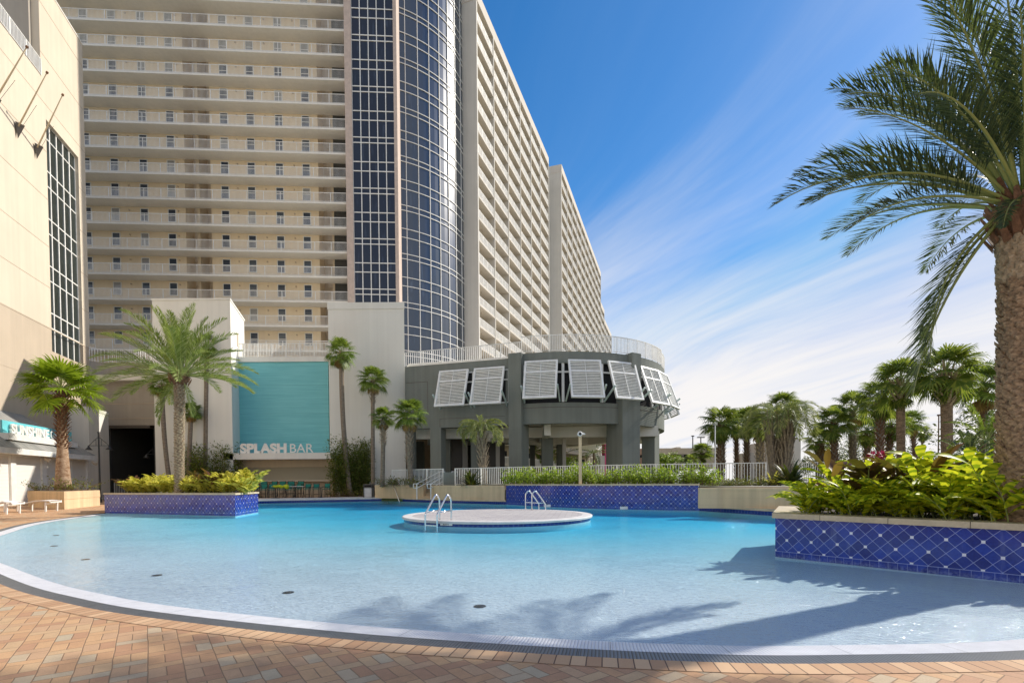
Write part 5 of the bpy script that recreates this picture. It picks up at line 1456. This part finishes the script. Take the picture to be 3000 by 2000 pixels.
low = [bush_mesh(60+i, 26, .5, .8, .13, .05, 12, .5, mat='leaf_cover') for i in range(2)]
gc = [((990, 40.2), .9, 'low leafy plants at the foot of the tall curved palm'), ((1052, 40.2), 1.1, 'low leafy plants between the two tall palms and the trash bin'), ((1078, 41.5), 1.0, 'small plant behind the trash bin'),
      ((1140, 35.6), .9, 'small dark plant on the terrace beside the cross-hatched palms'), ((1180, 35.2), 1.0, 'small plant between the two cross-hatched palms'), ((1225, 34.4), .9, 'small plant right of the bushy palm trunk')]
for (px, Y), s, lab in gc:
    q = D(px, 1410, Y); q.z = FD if px < 1090 else TZ; put_bush('low_plant', lab, 'plant', low[0], q, s*1.3, px)
q = bw_+Vector((1.0, -.2, -.0)); put_bush('low_plant', 'low dark plant in the square planter, right of the trunk', 'plant', low[1], q+Vector((0, 0, .0)), 1.35, 1)
q = bw_+Vector((-1.0, -.3, -.0)); put_bush('low_plant', 'small sparse plant in the square planter, left of the trunk', 'plant', low[1], q, 1.0, 2)
# hedge in the long blue planter: upright leafy shrubs
hm = [bush_mesh(70+i, 30, .86, 1.0, .125, .085, 26, .16, mat='leaf_hedge') for i in range(3)]
hp = [(1503, 1.0), (1540, 1.12), (1578, .98), (1612, 1.02), (1648, .93), (1684, .90), (1712, 1.28), (1748, .85), (1786, .80), (1826, .95), (1866, 1.1), (1906, .88), (1948, 1.0), (1990, .86), (2030, .98), (2072, .86)]
hl_ = ['at the left end of the hedge', 'second from the left end of the hedge', 'third from the left end of the hedge', 'fourth from the left end of the hedge', 'left of the beige lamp pole', 'just left of the foot of the beige lamp pole', 'tallest of the hedge, under the beige lamp pole', 'right of the beige lamp pole', 'low, beneath the middle of the pavilion opening', 'left of the big round pavilion column', 'in front of the big round pavilion column', 'right of the big round pavilion column', 'below the right pavilion column', 'before the parking garage', 'near the right end of the hedge', 'at the right end of the hedge, past the tiles']
for i, ((px, s), lab) in enumerate(zip(hp, hl_)):
    Yh = M0.y+(M3.y-M0.y)*min(1, ((px-1483)/565)**.72)+.75; q = D(px, 1410, Yh); q.z = 1.09
    put_bush('hedge_shrub', 'leafy light green shrub '+lab, 'shrub', hm[i % 3], q, (1.0, .8, s), i*1.7, 'shrubs along the long blue planter')
tq = [(2106, .38), (2150, .34), (2196, .4), (2236, .5)]
for (px, s), lab in zip(tq, ('just right of the hedge', 'below the slim spiky palm', 'below the notched palm trunk', 'left of the dark spiky plant')):
    q = D(px, 1410, 24.2); q.z = 1.02; put_bush('low_plant', 'low ragged ground plants on the terrace edge, '+lab, 'plant', low[0], q, (1.6, 1.0, s*1.7), px)
# spiky sago-like plants
def sago(label, px, Y, L, seed, zb=1.02, mat='leaf_sago', nf=34):
    b = D(px, 1410, Y); b.z = zb; t = thing('spiky_plant', label, 'plant', tuple(b)); rng = random.Random(seed); mb = MB()
    for i in range(nf):
        az = rng.uniform(0, 6.283); el = rng.uniform(.15, 1.4); l = L*rng.uniform(.75, 1.1); h = Vector((math.cos(az), math.sin(az), 0)); sd = Vector((-h.y, h.x, 0)); w_ = .05*L; p = b+h*.06; pts = []
        for k in range(6):
            e = el-.9*(k/5)**1.5; pts.append(p.copy()); p = p+(h*math.cos(e)+Vector((0, 0, math.sin(e))))*l/5
        ws = [.5, 1, 1.1, .9, .55, 0]
        for k in range(5): mb.face([pts[k]-sd*w_*ws[k], pts[k+1]-sd*w_*ws[k+1], pts[k+1]+sd*w_*ws[k+1], pts[k]+sd*w_*ws[k]] if k < 4 else [pts[k]-sd*w_*ws[k], pts[k+1], pts[k]+sd*w_*ws[k]])
    mb.build('leaves', mat, t); return t
sago('large dark spiky plant on the terrace in front of the broad feather palm', 2315, 23.6, 1.45, 81, nf=60)
sago('dark spiky plant beside the arching feather palm near the stairs', 1380, 31.9, 1.25, 82, nf=60)
sago('small spiky plant behind the low wall, under the cross-hatched palm', 1153, 35.8, .8, 83)
sago('yellow-orange spiky plant left of the large dark one', 2262, 24.4, .85, 84, mat='leaf_ginger_pale')
# ---- variegated ginger clumps
def ginger(seed, nst, H, leafL, leafW, mat, per=9, lean=.55, a0=56, a1=36):
    rng = random.Random(seed); mb = MB(); sb = MB()
    for i in range(nst):
        az = rng.uniform(0, 6.283); h = Vector((math.cos(az), math.sin(az), 0)); hh = H*rng.uniform(.6, 1.08); ln_ = lean*rng.uniform(.3, 1.35)
        p = Vector((rng.gauss(0, .16), rng.gauss(0, .16), 0))*H; pts = [p.copy()]; e = 1.5
        for k in range(6): e -= ln_*.30; p = p+(h*math.cos(e)+Vector((0, 0, math.sin(e))))*hh/6; pts.append(p.copy())
        sb.tube(pts, [.012*H]*4+[.006*H]*3, 4, False); side = Vector((-h.y, h.x, 0))
        for k in range(per):
            t = .06+.94*(k+.5)/per; f = t*6; i0 = min(5, int(f)); q = pts[i0].lerp(pts[i0+1], f-i0); d = (pts[i0+1]-pts[i0]).normalized(); s = 1 if k % 2 else -1
            a = R(a0-a1*t)+rng.uniform(-.15, .15); ld_ = (d*math.cos(a)+side*s*math.sin(a)).normalized(); L = leafL*rng.uniform(.75, 1.15)*(.75+.35*math.sin(math.pi*t)); W = leafW*L/leafL*rng.uniform(.85, 1.2)
            nr = ld_.cross(side*s if abs(ld_.dot(side)) < .9 else d).normalized(); wd = ld_.cross(Vector((0, 0, 1)));
            if wd.length < .2: wd = side.copy()
            wd.normalize(); wd = (wd+Vector((rng.uniform(-.3, .3), rng.uniform(-.3, .3), rng.uniform(-.9, .9)))).normalized()
            prof = [(0, .06), (.22, .75), (.5, 1.0), (.78, .68), (1.0, 0)]; cen = []; 
            for (u, w_) in prof: cen.append((q+ld_*L*u+Vector((0, 0, -.30*L*u*u)), w_*W*.5, u))
            upn = wd.cross(ld_).normalized()
            for (c0, w0, u0), (c1, w1, u1) in zip(cen, cen[1:]):
                l0 = c0+wd*w0+upn*w0*.35; l1 = c1+wd*w1+upn*w1*.35; r0_ = c0-wd*w0+upn*w0*.35; r1_ = c1-wd*w1+upn*w1*.35
                base = len(mb.v)
                mb.face([c0, c1, l1, l0], [(.5, u0), (.5, u1), (1, u1), (1, u0)]); mb.face([c0, r0_, r1_, c1], [(.5, u0), (0, u0), (0, u1), (.5, u1)])
    # weld the faces of one leaf together so that each leaf is one island
    a = mb.build('leaves', mat); bm_ = bpy.data.meshes.new('x'); import bmesh as _b
    bb = _b.new(); bb.from_mesh(a.data); _b.ops.remove_doubles(bb, verts=bb.verts, dist=.0004); bb.to_mesh(a.data); bb.free(); a.data.polygons.foreach_set('use_smooth', [True]*len(a.data.polygons))
    b = sb.build('stems', 'rachis_green'); r = (a.data, b.data); bpy.data.objects.remove(a); bpy.data.objects.remove(b); return r
gf = [ginger(90+i, 17, 1.02, .64, .15, 'leaf_ginger', 10, .62) for i in range(3)]
gl = [ginger(95+i, 16, .85, .60, .19, 'leaf_ginger_pale', 8, .45, 44, 28) for i in range(3)]
cf = ginger(99, 6, 1.05, .62, .13, 'leaf_cordyline', 8, .45, 44, 28)
N = Vector((-wdir.y, wdir.x, 0))
fc = [(.45, .30, .62, 'nearest the planter corner'), (1.15, .36, .66, 'along the coping, second from the planter corner'), (1.75, .36, .70, 'along the coping, third from the planter corner'), (2.35, .38, .70, 'along the coping, fourth from the corner'), (3.0, .36, .72, 'along the coping, left of the big trunk'), (3.7, .38, .75, 'along the coping, in front of the big trunk'), (4.4, .4, .8, 'at the right photo edge'),
      (.75, 1.2, .86, 'second row behind the planter corner'), (1.45, 1.2, .90, 'second row, beside the purple leaves'), (2.1, 1.05, .96, 'second row, middle of the planter'), (2.75, .95, 1.02, 'second row, with the brightest yellow tips'), (3.2, 1.3, 1.0, 'second row, left of the big trunk'),
      (1.1, 2.1, 1.0, 'at the back, left of the purple leaves'), (2.0, 2.0, 1.12, 'at the back, tallest of the clumps'), (2.9, 2.2, 1.12, 'at the back, beside the big trunk')]
for i, (s, o, k, lab) in enumerate(fc):
    q = A+wdir*s+N*(o+.12); q = Vector((q.x, q.y, .70)); put_bush('ginger_clump', 'yellow striped ginger leaves '+lab, 'plant', gf[i % 3], q, k*1.03, i*2.1, 'ginger clumps in the foreground planter')
for i, (s, o, k, lab) in enumerate([(.95, 1.1, 1.22, 'left one'), (1.55, 1.3, 1.25, 'right one, below the pink flowers')]):
    q = A+wdir*s+N*o; put_bush('purple_leaf_plant', 'tall bronze-purple leaves in the foreground planter, '+lab, 'plant', cf, Vector((q.x, q.y, .7)), k, i*2+1)
q = D(2567, 1334, 8.6); fl = thing('pink_flower', 'pink flower head standing above the purple leaves', 'flower', (q.x, q.y, q.z-.5))
mb = MB(); mb.tube([(q.x+.05, q.y, q.z-.6), (q.x+.01, q.y, q.z-.05)], .008, 5); mb.build('stem', 'brown_stem', fl)
mb = MB(); rng = random.Random(5)
for c in (Vector((-.07, 0, 0)), Vector((.08, 0, .01))):
    for k in range(60):
        d = Vector((rng.gauss(0, 1), rng.gauss(0, 1), rng.gauss(0, 1))).normalized(); s_ = d.cross(Vector((.3, .2, 1))).normalized(); p = q+c+d*.02; mb.face([p, p+d*.04-s_*.012, p+d*.07, p+d*.04+s_*.012])
mb.build('petals', 'flower_pink', fl)
lc = [(.08, .35, .75), (.18, .30, .80), (.28, .35, .78), (.38, .30, .76), (.48, .38, .80), (.58, .30, .74), (.68, .3, .78), (.78, .32, .85), (.88, .3, .9), (.96, .4, .86), (.15, 1.0, .95), (.34, 1.1, .9), (.55, 1.1, .9), (.73, 1.0, 1.0), (.88, 1.1, 1.08)]
ll = ['at the left end', 'second from the left end', 'third from the left', 'left of the date palm trunk, front row', 'in front of the date palm trunk', 'just right of the date palm trunk', 'right of centre', 'near the tall bronze tips', 'near the right corner', 'at the right corner', 'back row, left end', 'back row, left of the trunk', 'back row, right of the trunk', 'back row, under the bronze tips', 'back row, right end']
for i, ((t_, o, k), lab) in enumerate(zip(lc, ll)):
    q = P1.lerp(P2, t_); dd = (P2-P1).normalized(); q = q+Vector((-dd.y, dd.x, 0))*(o+.35)+dd*(.35 if t_ < .2 else 0)
    put_bush('ginger_clump', 'pale yellow ginger clump in left blue planter, '+lab, 'plant', gl[i % 3], Vector((q.x, q.y, .86)), k*1.02, i*1.9, 'ginger clumps in the left planter')
for i, (t_, k, lab) in enumerate([(.1, .9, 'left end'), (.80, 1.15, 'right of the trunk'), (.72, 1.05, 'nearer the trunk')]):
    q = P1.lerp(P2, t_); put_bush('purple_leaf_plant', 'bronze pointed leaves rising from the left blue planter, '+lab, 'plant', cf, Vector((q.x, q.y+.95, .86)), k*1.05, i)
# ------------------------------------------------------------------ furniture and small things
def bar_chair():
    t = thing('bar_stool', 'x', 'bar stool', (0, 0, 0), group='green bar stools in front of the splash bar')
    mb = MB(); mb.obox(0, 0, .74, .48, .46, .05); mb.build('seat', 'green_fabric', t)
    mb = MB(); mb.obox(0, .22, 1.02, .46, .03, .40, axes=(Vector((1, 0, 0)), Vector((0, 1, -.12)).normalized(), Vector((0, .12, 1)).normalized())); mb.build('backrest', 'green_fabric', t)
    mb = MB()
    for sx in (-1, 1):
        mb.bar((sx*.25, .2, .7), (sx*.25, .27, 1.28), .035); mb.bar((sx*.25, -.2, .95), (sx*.25, .22, .97), .04); mb.bar((sx*.25, -.2, .72), (sx*.25, -.2, .95), .03)
    mb.bar((-.25, .265, 1.26), (.25, .265, 1.26), .035)
    mb.build('back_frame', 'black_metal', t)
    for sx in (-1, 1):
        for sy in (-1, 1): mb = MB(); mb.bar((sx*.23, sy*.2, .72), (sx*.27, sy*.25, 0), .035); mb.build('leg', 'black_metal', t)
    mb = MB(); mb.bar((-.26, -.24, .28), (.26, -.24, .28), .025); mb.bar((-.26, .24, .3), (.26, .24, .3), .025); mb.build('footrest', 'black_metal', t)
    return t
proto = bar_chair(); first_ = True
rowb = [(718, 40.6, 'row against the bar, leftmost'), (742, 40.6, 'row against the bar, second from the left'), (771, 40.6, 'row against the bar, third from the left'), (799, 40.6, 'row against the bar, fourth from the left'), (825, 40.6, 'row against the bar, behind the folded umbrella'), (852, 40.6, 'row against the bar, right of the folded umbrella'), (877, 40.6, 'row against the bar, last with a tall back')]
rowf = [(772, 38.6, 'front row, left of the folded umbrella', .84), (797, 38.7, 'front row, under the umbrella tip', .84), (823, 38.6, 'front row, beneath the folded umbrella', .84), (846, 38.8, 'front row, between two tables', .82), (872, 38.5, 'front row, under the umbrella pole', .84), (900, 38.6, 'front row, third from the right', .84), (926, 38.7, 'front row, second from the right', .84), (955, 38.2, 'front row, rightmost and bluish', .86), (748, 38.8, 'front row, beside the left planter', .84)]
for i, rowi in enumerate(rowb+rowf):
    px, Y, lab = rowi[:3]; s = rowi[3] if len(rowi) > 3 else 1; q = D(px, 1440, Y); q.z = FD
    l_ = 'green bar stool, '+lab
    rz = (i*37 % 11-5)*.06+(3.14 if len(rowi) > 3 and i % 3 else 0)*0
    if first_: first_ = False; proto.location = q; proto.rotation_euler = (0, 0, rz); proto['label'] = l_
    else: dup(proto, q, rz, s, l_)
def pub_table(px, Y, lab):
    q = D(px, 1440, Y); q.z = FD; t = thing('pedestal_table', 'black round pedestal table '+lab, 'table', tuple(q), group='pedestal tables by the splash bar')
    mb = MB(); mb.tube([q+Vector((0, 0, .76)), q+Vector((0, 0, .79))], .42, 20); mb.build('tabletop', 'black_metal', t)
    mb = MB(); mb.tube([q+Vector((0, 0, .02)), q+Vector((0, 0, .76))], .035, 8); mb.build('column', 'black_metal', t)
    mb = MB(); mb.tube([q, q+Vector((0, 0, .03)), q+Vector((0, 0, .06))], [.30, .28, .08], 16); mb.build('base', 'black_metal', t)
for px, lab in ((807, 'under the folded umbrella'), (866, 'under the umbrella pole'), (906, 'second from the right'), (940, 'at the right end')): pub_table(px, 37.6, lab)
ua, ub = D(797, 1420.5, 37.5), D(846, 1417, 37.5); uz = FD+.86; ua.z = ub.z = uz; uc = D(890, 1420, 37.5); uc.z = uz+.0
um = thing('folded_umbrella', 'folded lime green umbrella with white pole lying across the bar tables', 'umbrella', tuple(ua))
mb = MB(); L_ = ub-ua
prof = [.02, .07, .12, .13, .11, .12, .14, .09, .10, .16, .19, .12]
pts = [ua+L_*(k/11)+Vector((0, 0, .03*math.sin(k*1.7))) for k in range(12)]; mb.tube(pts, prof, 9); mb.build('canopy', 'lime_fabric', um, True)
mb = MB(); mb.tube([ua-L_*.04, ua], .02, 6); mb.tube([ub, uc], .022, 6); mb.build('pole', 'white_paint', um)

def lamp_post(px, topy, Y, label, zb=.02, sgl=False):
    b = D(px, 1440, Y); b.z = zb; top = zat(px, topy, Y); t = thing('street_lamp', label, 'lamp post', tuple(b))
    H = top-zb; mb = MB(); mb.tube([b, b+Vector((0, 0, .5)), b+Vector((0, 0, .55)), b+Vector((0, 0, H))], [.10, .09, .065, .05], 10); mb.build('pole', 'black_metal', t)
    mb = MB(); c = b+Vector((0, 0, H)); mb.tube([c-Vector((0, 0, .0)), c+Vector((0, 0, .05)), c+Vector((0, 0, .1))], [.05, .1, .03], 8); mb.build('finial', 'black_metal', t)
    for s in (-1, 1):
        arm = c+Vector((0, 0, -.9)); e_ = arm+Vector((s*.72, 0, 0)); mb = MB(); mb.bar(arm, e_, .035); mb.bar(c+Vector((0, 0, -.25)), e_, .03); mb.bar(arm+Vector((s*.2, 0, 0)), arm+Vector((s*.2, 0, .45)), .02); a_ = mb.build('arm', 'black_metal', t)
        mb = MB(); mb.tube([e_+Vector((s*.02, 0, .02)), e_+Vector((s*.02, 0, -.1)), e_+Vector((s*.02, 0, -.16)), e_+Vector((s*.02, 0, -.3))], [.04, .07, .12, .24], 12); mb.build('lamp_shade', 'black_metal', a_, True)
lamp_post(293, 1268, 36.8, 'black two-armed lamp post before the sunlit white block')
lamp_post(458, 1298, 42.4, 'black two-armed lamp post rising behind the left planter, by the dark passage', FD)
def lounger(cx, cy, rz, lab):
    t = thing('sun_lounger', lab, 'sun lounger', (0, 0, 0), group='sun loungers at the left edge')
    mb = MB(); n = 14; W = .62; Ln = 1.95
    for i in range(n):
        u0, u1 = i/n, (i+1)/n; z = lambda u: .40-.05*math.sin(u*math.pi*1.5)+.03*math.cos(u*9)
        mb.face([(-Ln/2+Ln*u0, -W/2, z(u0)), (-Ln/2+Ln*u1, -W/2, z(u1)), (-Ln/2+Ln*u1, W/2, z(u1)), (-Ln/2+Ln*u0, W/2, z(u0))])
    mb.build('sling', 'louvre_white', t, True)
    mb = MB()
    for s in (-1, 1):
        pts = [(-Ln/2+Ln*k/n, s*W/2, .385-.05*math.sin(k/n*math.pi*1.5)+.03*math.cos(k/n*9)) for k in range(n+1)]
        for a, b in zip(pts, pts[1:]): mb.bar(a, b, .05, .035)
    for x in (-.97, .97): mb.bar((x, -W/2, .37), (x, W/2, .37), .05)
    mb.build('frame', 'white_paint', t)
    for x in (-.85, -.25, .8):
        for s in (-1, 1): mb = MB(); mb.bar((x, s*W/2, .37), (x-.02, s*W/2, 0), .055); mb.build('leg', 'white_paint', t)
        mb = MB(); mb.bar((x, -W/2, .3), (x, W/2, .3), .03); mb.build('crossbar', 'white_paint', t)
    t.location = (cx, cy, .013); t.rotation_euler = (0, 0, rz); t.scale = (1.12, 1.12, 1.25); return t
q = Z(95, 1497, .02); lo1 = lounger(q.x, q.y, .08, 'white slatted sun lounger beside the square beige planter')
q = Z(8, 1503, .02); dup(lo1, (q.x-.1, q.y-.4, .013), .12, (1.12, 1.12, 1.25), 'white sun lounger cut by the left photo edge')
def bollard(px, Y, lab):
    q = D(px, 1460, Y); q.z = .013; t = thing('bollard', lab, 'bollard', tuple(q)); h = zat(px, 1423, Y)-.013
    mb = MB(); mb.tube([q, q+Vector((0, 0, h*.88)), q+Vector((0, 0, h*.89)), q+Vector((0, 0, h*.93)), q+Vector((0, 0, h*.95)), q+Vector((0, 0, h))], [.15, .145, .2, .2, .1, .08], 12); mb.build('post', 'pink_beige' if 0 else 'column_pink', t)
    mb = MB(); mb.tube([q+Vector((0, 0, h)), q+Vector((0, 0, h+.08))], .06, 8); mb.build('cap', 'bronze', t)
bollard(50, 33, 'stone bollard in front of the second roller shutter'); bollard(38, 34.5, 'smaller stone bollard behind its neighbour at the grill', )
tbq = D(1078, 1445, 37.2); tbq.z = FD; tbn = thing('trash_bin', 'brown and cream square trash bin at the end of the low beige wall', 'trash bin', tuple(tbq))
x, y, z = tbq; mb = MB(); mb.box(x-.28, y, z+.04, x+.28, y+.5, z+.72)
mb.build('body', 'coping_white', tbn); mb = MB(); mb.box(x-.31, y-.03, z+.72, x+.31, y+.53, z+.80); mb.box(x-.31, y-.03, z+.92, x+.31, y+.53, z+1.0)
for sx in (-1, 1):
    for yy in (0, .5): mb.box(x+sx*.3-.03, y+yy-.03, z, x+sx*.3+.03, y+yy+.03, z+.95)
mb.build('frame', 'bronze', tbn); mb = MB(); mb.box(x-.24, y+.05, z+.80, x+.24, y+.45, z+.92); mb.build('opening', 'dark_void', tbn)
cp0 = D(1700, 1410, 25.2); cp0.z = 1.0; pl_ = thing('flood_light_pole', 'beige pole with white round floodlights above the hedge', 'lamp post', tuple(cp0)); hz = zat(1700, 1275, 25.2)
mb = MB(); mb.bar(cp0, Vector((cp0.x, cp0.y, hz)), .14); mb.build('pole', 'retaining_wall', pl_)
mb = MB(); c = Vector((cp0.x-.03, cp0.y-.1, hz+.06)); mb.tube([c+Vector((0, .2, 0)), c+Vector((0, .15, 0)), c-Vector((0, .1, 0)), c-Vector((0, .14, 0))], [.05, .10, .13, .12], 14); mb.build('lamp_head', 'letter_white', pl_, True)
mb = MB(); mb.tube([c-Vector((0, .142, 0)), c-Vector((0, .15, 0))], [.07, .06], 12); mb.build('lens', 'dark_void', pl_)
mb = MB(); mb.tube([c+Vector((.1, .1, .04)), c+Vector((.28, .1, .0))], [.05, .03], 8); mb.build('camera', 'letter_white', pl_)
# covers in the pool floor
for (px, py), lab in zip([(164, 1568), (159, 1599), (251, 1638.5), (460, 1685), (845, 1735.5), (1406, 1776)], ('farthest of the six, upper left', 'second farthest, at the left', 'third from the left of the row', 'fourth along the shallow end', 'fifth, left of the palm shadow', 'nearest and largest, in the palm shadow')):
    q = Z(px, py, -.03); z = floor_z(q.x, q.y)
    q = Z(px, py, z); mb = MB(); mb.tube([Vector((q.x, q.y, z+.004)), Vector((q.x, q.y, z+.009)), Vector((q.x, q.y, z+.012))], [.068, .066, .045], 20); o = mb.build('drain_cover', 'grate_dark'); tag(o, 'dark round pool floor fitting, '+lab, 'drain cover', 'round fittings in the shallow floor')
# ------------------------------------------------------------------ things beyond the terrace
gp = thing('parking_garage', 'long low beige parking garage with dark open deck beyond the fence', 'building', tuple(D(2020, 1400, 95)))
Yg = 95
def gb(mb, x0, x1, y0, y1, Y=Yg, th=20): mb.box(D(x0, 1350, Y).x, Y, zat(1990, y1, Y), D(x1, 1350, Y).x, Y+th, zat(1990, y0, Y))
mb = MB(); gb(mb, 1880, 2125, 1312, 1330); gb(mb, 1880, 2125, 1339, 1372); mb.build('wall', 'tan_wall', gp)
mb = MB(); gb(mb, 1882, 2123, 1330.2, 1338.8, Yg+.6, 18); mb.build('deck_opening', 'dark_void', gp)
mb = MB(); gb(mb, 1982, 1994, 1309, 1312, Yg+1, 3); gb(mb, 1996, 2004, 1332.5, 1335, Yg+.3, .2); mb.build('vent', 'far_cream', gp)
g2 = thing('cream_house', 'pale cream building beyond the palms, right of the broad feather palm', 'building', tuple(D(2330, 1400, 80)))
mb = MB(); mb.box(D(2312, 1300, 80).x, 80, 0, D(2346, 1300, 80).x, 95, zat(2330, 1283, 80)); mb.build('wall', 'far_cream', g2)
mb = MB(); mb.box(D(2194, 1300, 90).x, 90, 0, D(2218, 1300, 90).x, 95, zat(2200, 1325, 90)); mb.build('low_wing', 'far_cream', g2)
bc = thing('balcony_building', 'cream low-rise with long balconies seen under the pavilion', 'building', tuple(D(1600, 1400, 80)))
b0 = D(1340, 1350, 66); b1 = D(1745, 1350, 120); dv = (b1-b0); dv.z = 0; Lb = dv.length; dv.normalize(); ab = math.atan2(dv.y, dv.x); nb_ = Vector((dv.y, -dv.x, 0))
def bb_(mb, s0, s1, o0, o1, z0, z1): c = Vector((b0.x, b0.y, 0))+dv*((s0+s1)/2)+nb_*((o0+o1)/2); mb.obox(c.x, c.y, (z0+z1)/2, s1-s0, abs(o1-o0), z1-z0, ab)
mb = MB(); bb_(mb, 0, Lb, -9, -2, 1, 12); mb.build('wall', 'wing_back', bc)
for z in (3.6, 6.8, 10.0):
    mb = MB(); bb_(mb, 0, Lb, -2, .1, z, z+.45); sl_ = mb.build('balcony_slab', 'far_cream', bc)
    mb = MB(); bb_(mb, 0, Lb, .0, .06, z+1.4, z+1.5)
    for i in range(int(Lb/.3)): bb_(mb, i*.3, i*.3+.12, 0, .05, z+.45, z+1.42)
    mb.build('railing', 'rail_white', sl_)
for i in range(int(Lb/5)):
    for z in (4.1, 7.3): mb = MB(); bb_(mb, i*5+1, i*5+3, -2, -1.93, z, z+2.1); mb.build('window', 'dark_void', bc)
pk = thing('pink_tower', 'bright pink upright panel beyond the pavilion columns', 'building', tuple(D(1776, 1350, 90)))
mb = MB(); mb.box(D(1772, 1300, 90).x, 90, 1, D(1786, 1300, 90).x, 93, zat(1776, 1286, 90)); mb.build('wall', 'pink_paint', pk)
mb = MB(); mb.box(D(1750, 1300, 89).x, 89, 1, D(1771.5, 1300, 89).x, 93, zat(1760, 1334, 89)); mb.build('low_block', 'far_cream', pk)
def pole(px, y0, Y, lab, arm, r=.06, mat='black_metal'):
    b = D(px, 1410, Y); b.z = TZ-.1; t = thing('lamp_pole', lab, 'lamp post', tuple(b)); top = zat(px, y0, Y)
    mb = MB(); mb.tube([b, Vector((b.x, b.y, top))], [r*1.3, r], 8); mb.build('pole', mat, t)
    mb = MB(); mb.box(b.x-arm, b.y-.15, top, b.x+arm, b.y+.15, top+.18); mb.build('lamp_head', mat, t)
pole(2029.5, 1278, 98, 'thin parking light pole above the garage roof, left one', .25, .10)
pole(2053, 1282, 98, 'parking light pole with wide head above the garage roof', .7, .10)
pole(2095, 1246, 36, 'slim grey pole beside the leftmost right-hand palm', .1, .045, 'steel')
pole(2748, 1218, 60, 'thin reddish pole left of the tallest right-hand palm', .1, .06, 'boot_brown')
# distant tree line and car park surface beyond the terrace
def tree(label, px, Y, h, wd, seed, mat='leaf_bush'):
    b = D(px, 1410, Y); b.z = TZ-.2; t = thing('leafy_tree', label, 'tree', tuple(b)); rng = random.Random(seed); mb = MB()
    tb_ = MB(); tb_.tube([b, b+Vector((0, 0, h*.6))], [.16, .08], 8); tr = tb_.build('trunk', 'trunk_smooth', t)
    cl = [(Vector((rng.gauss(0, wd*.26), rng.gauss(0, wd*.26), h*rng.uniform(.35, .85))), wd*rng.uniform(.14, .28)) for _ in range(16)]
    for c, r in cl:
        for k in range(150):
            d = Vector((rng.gauss(0, 1), rng.gauss(0, 1), rng.gauss(0, .8))).normalized()*r*rng.uniform(.5, 1.1); p = b+c+d; n = Vector((rng.gauss(0, 1), rng.gauss(0, 1), rng.gauss(0, 1))).normalized(); s_ = n.orthogonal().normalized(); l = .22; mb.face([p-n*l*.5, p-s_*l*.28, p+n*l*.5, p+s_*l*.28])
    mb.build('crown', mat, t)
tree('small pale green tree just right of the pavilion column', 1962, 46, 3.4, 2.2, 61, 'leaf_hedge')
tree('round bushy tree behind the palms left of the big trunk', 2905, 30, 5.5, 4.5, 62)
tree('low dark bush mass behind the palms in the right middle', 2545, 48, 4.2, 6, 63)
tree('low bush behind the palms, right of the cream building', 2400, 50, 3.0, 4, 64)
tree('low bush behind the tall smooth palms', 2690, 46, 3.2, 5, 65)
tree('bright green small tree low under the pavilion, beside the beige pole', 1665, 58, 3.2, 3.0, 66, 'leaf_hedge')
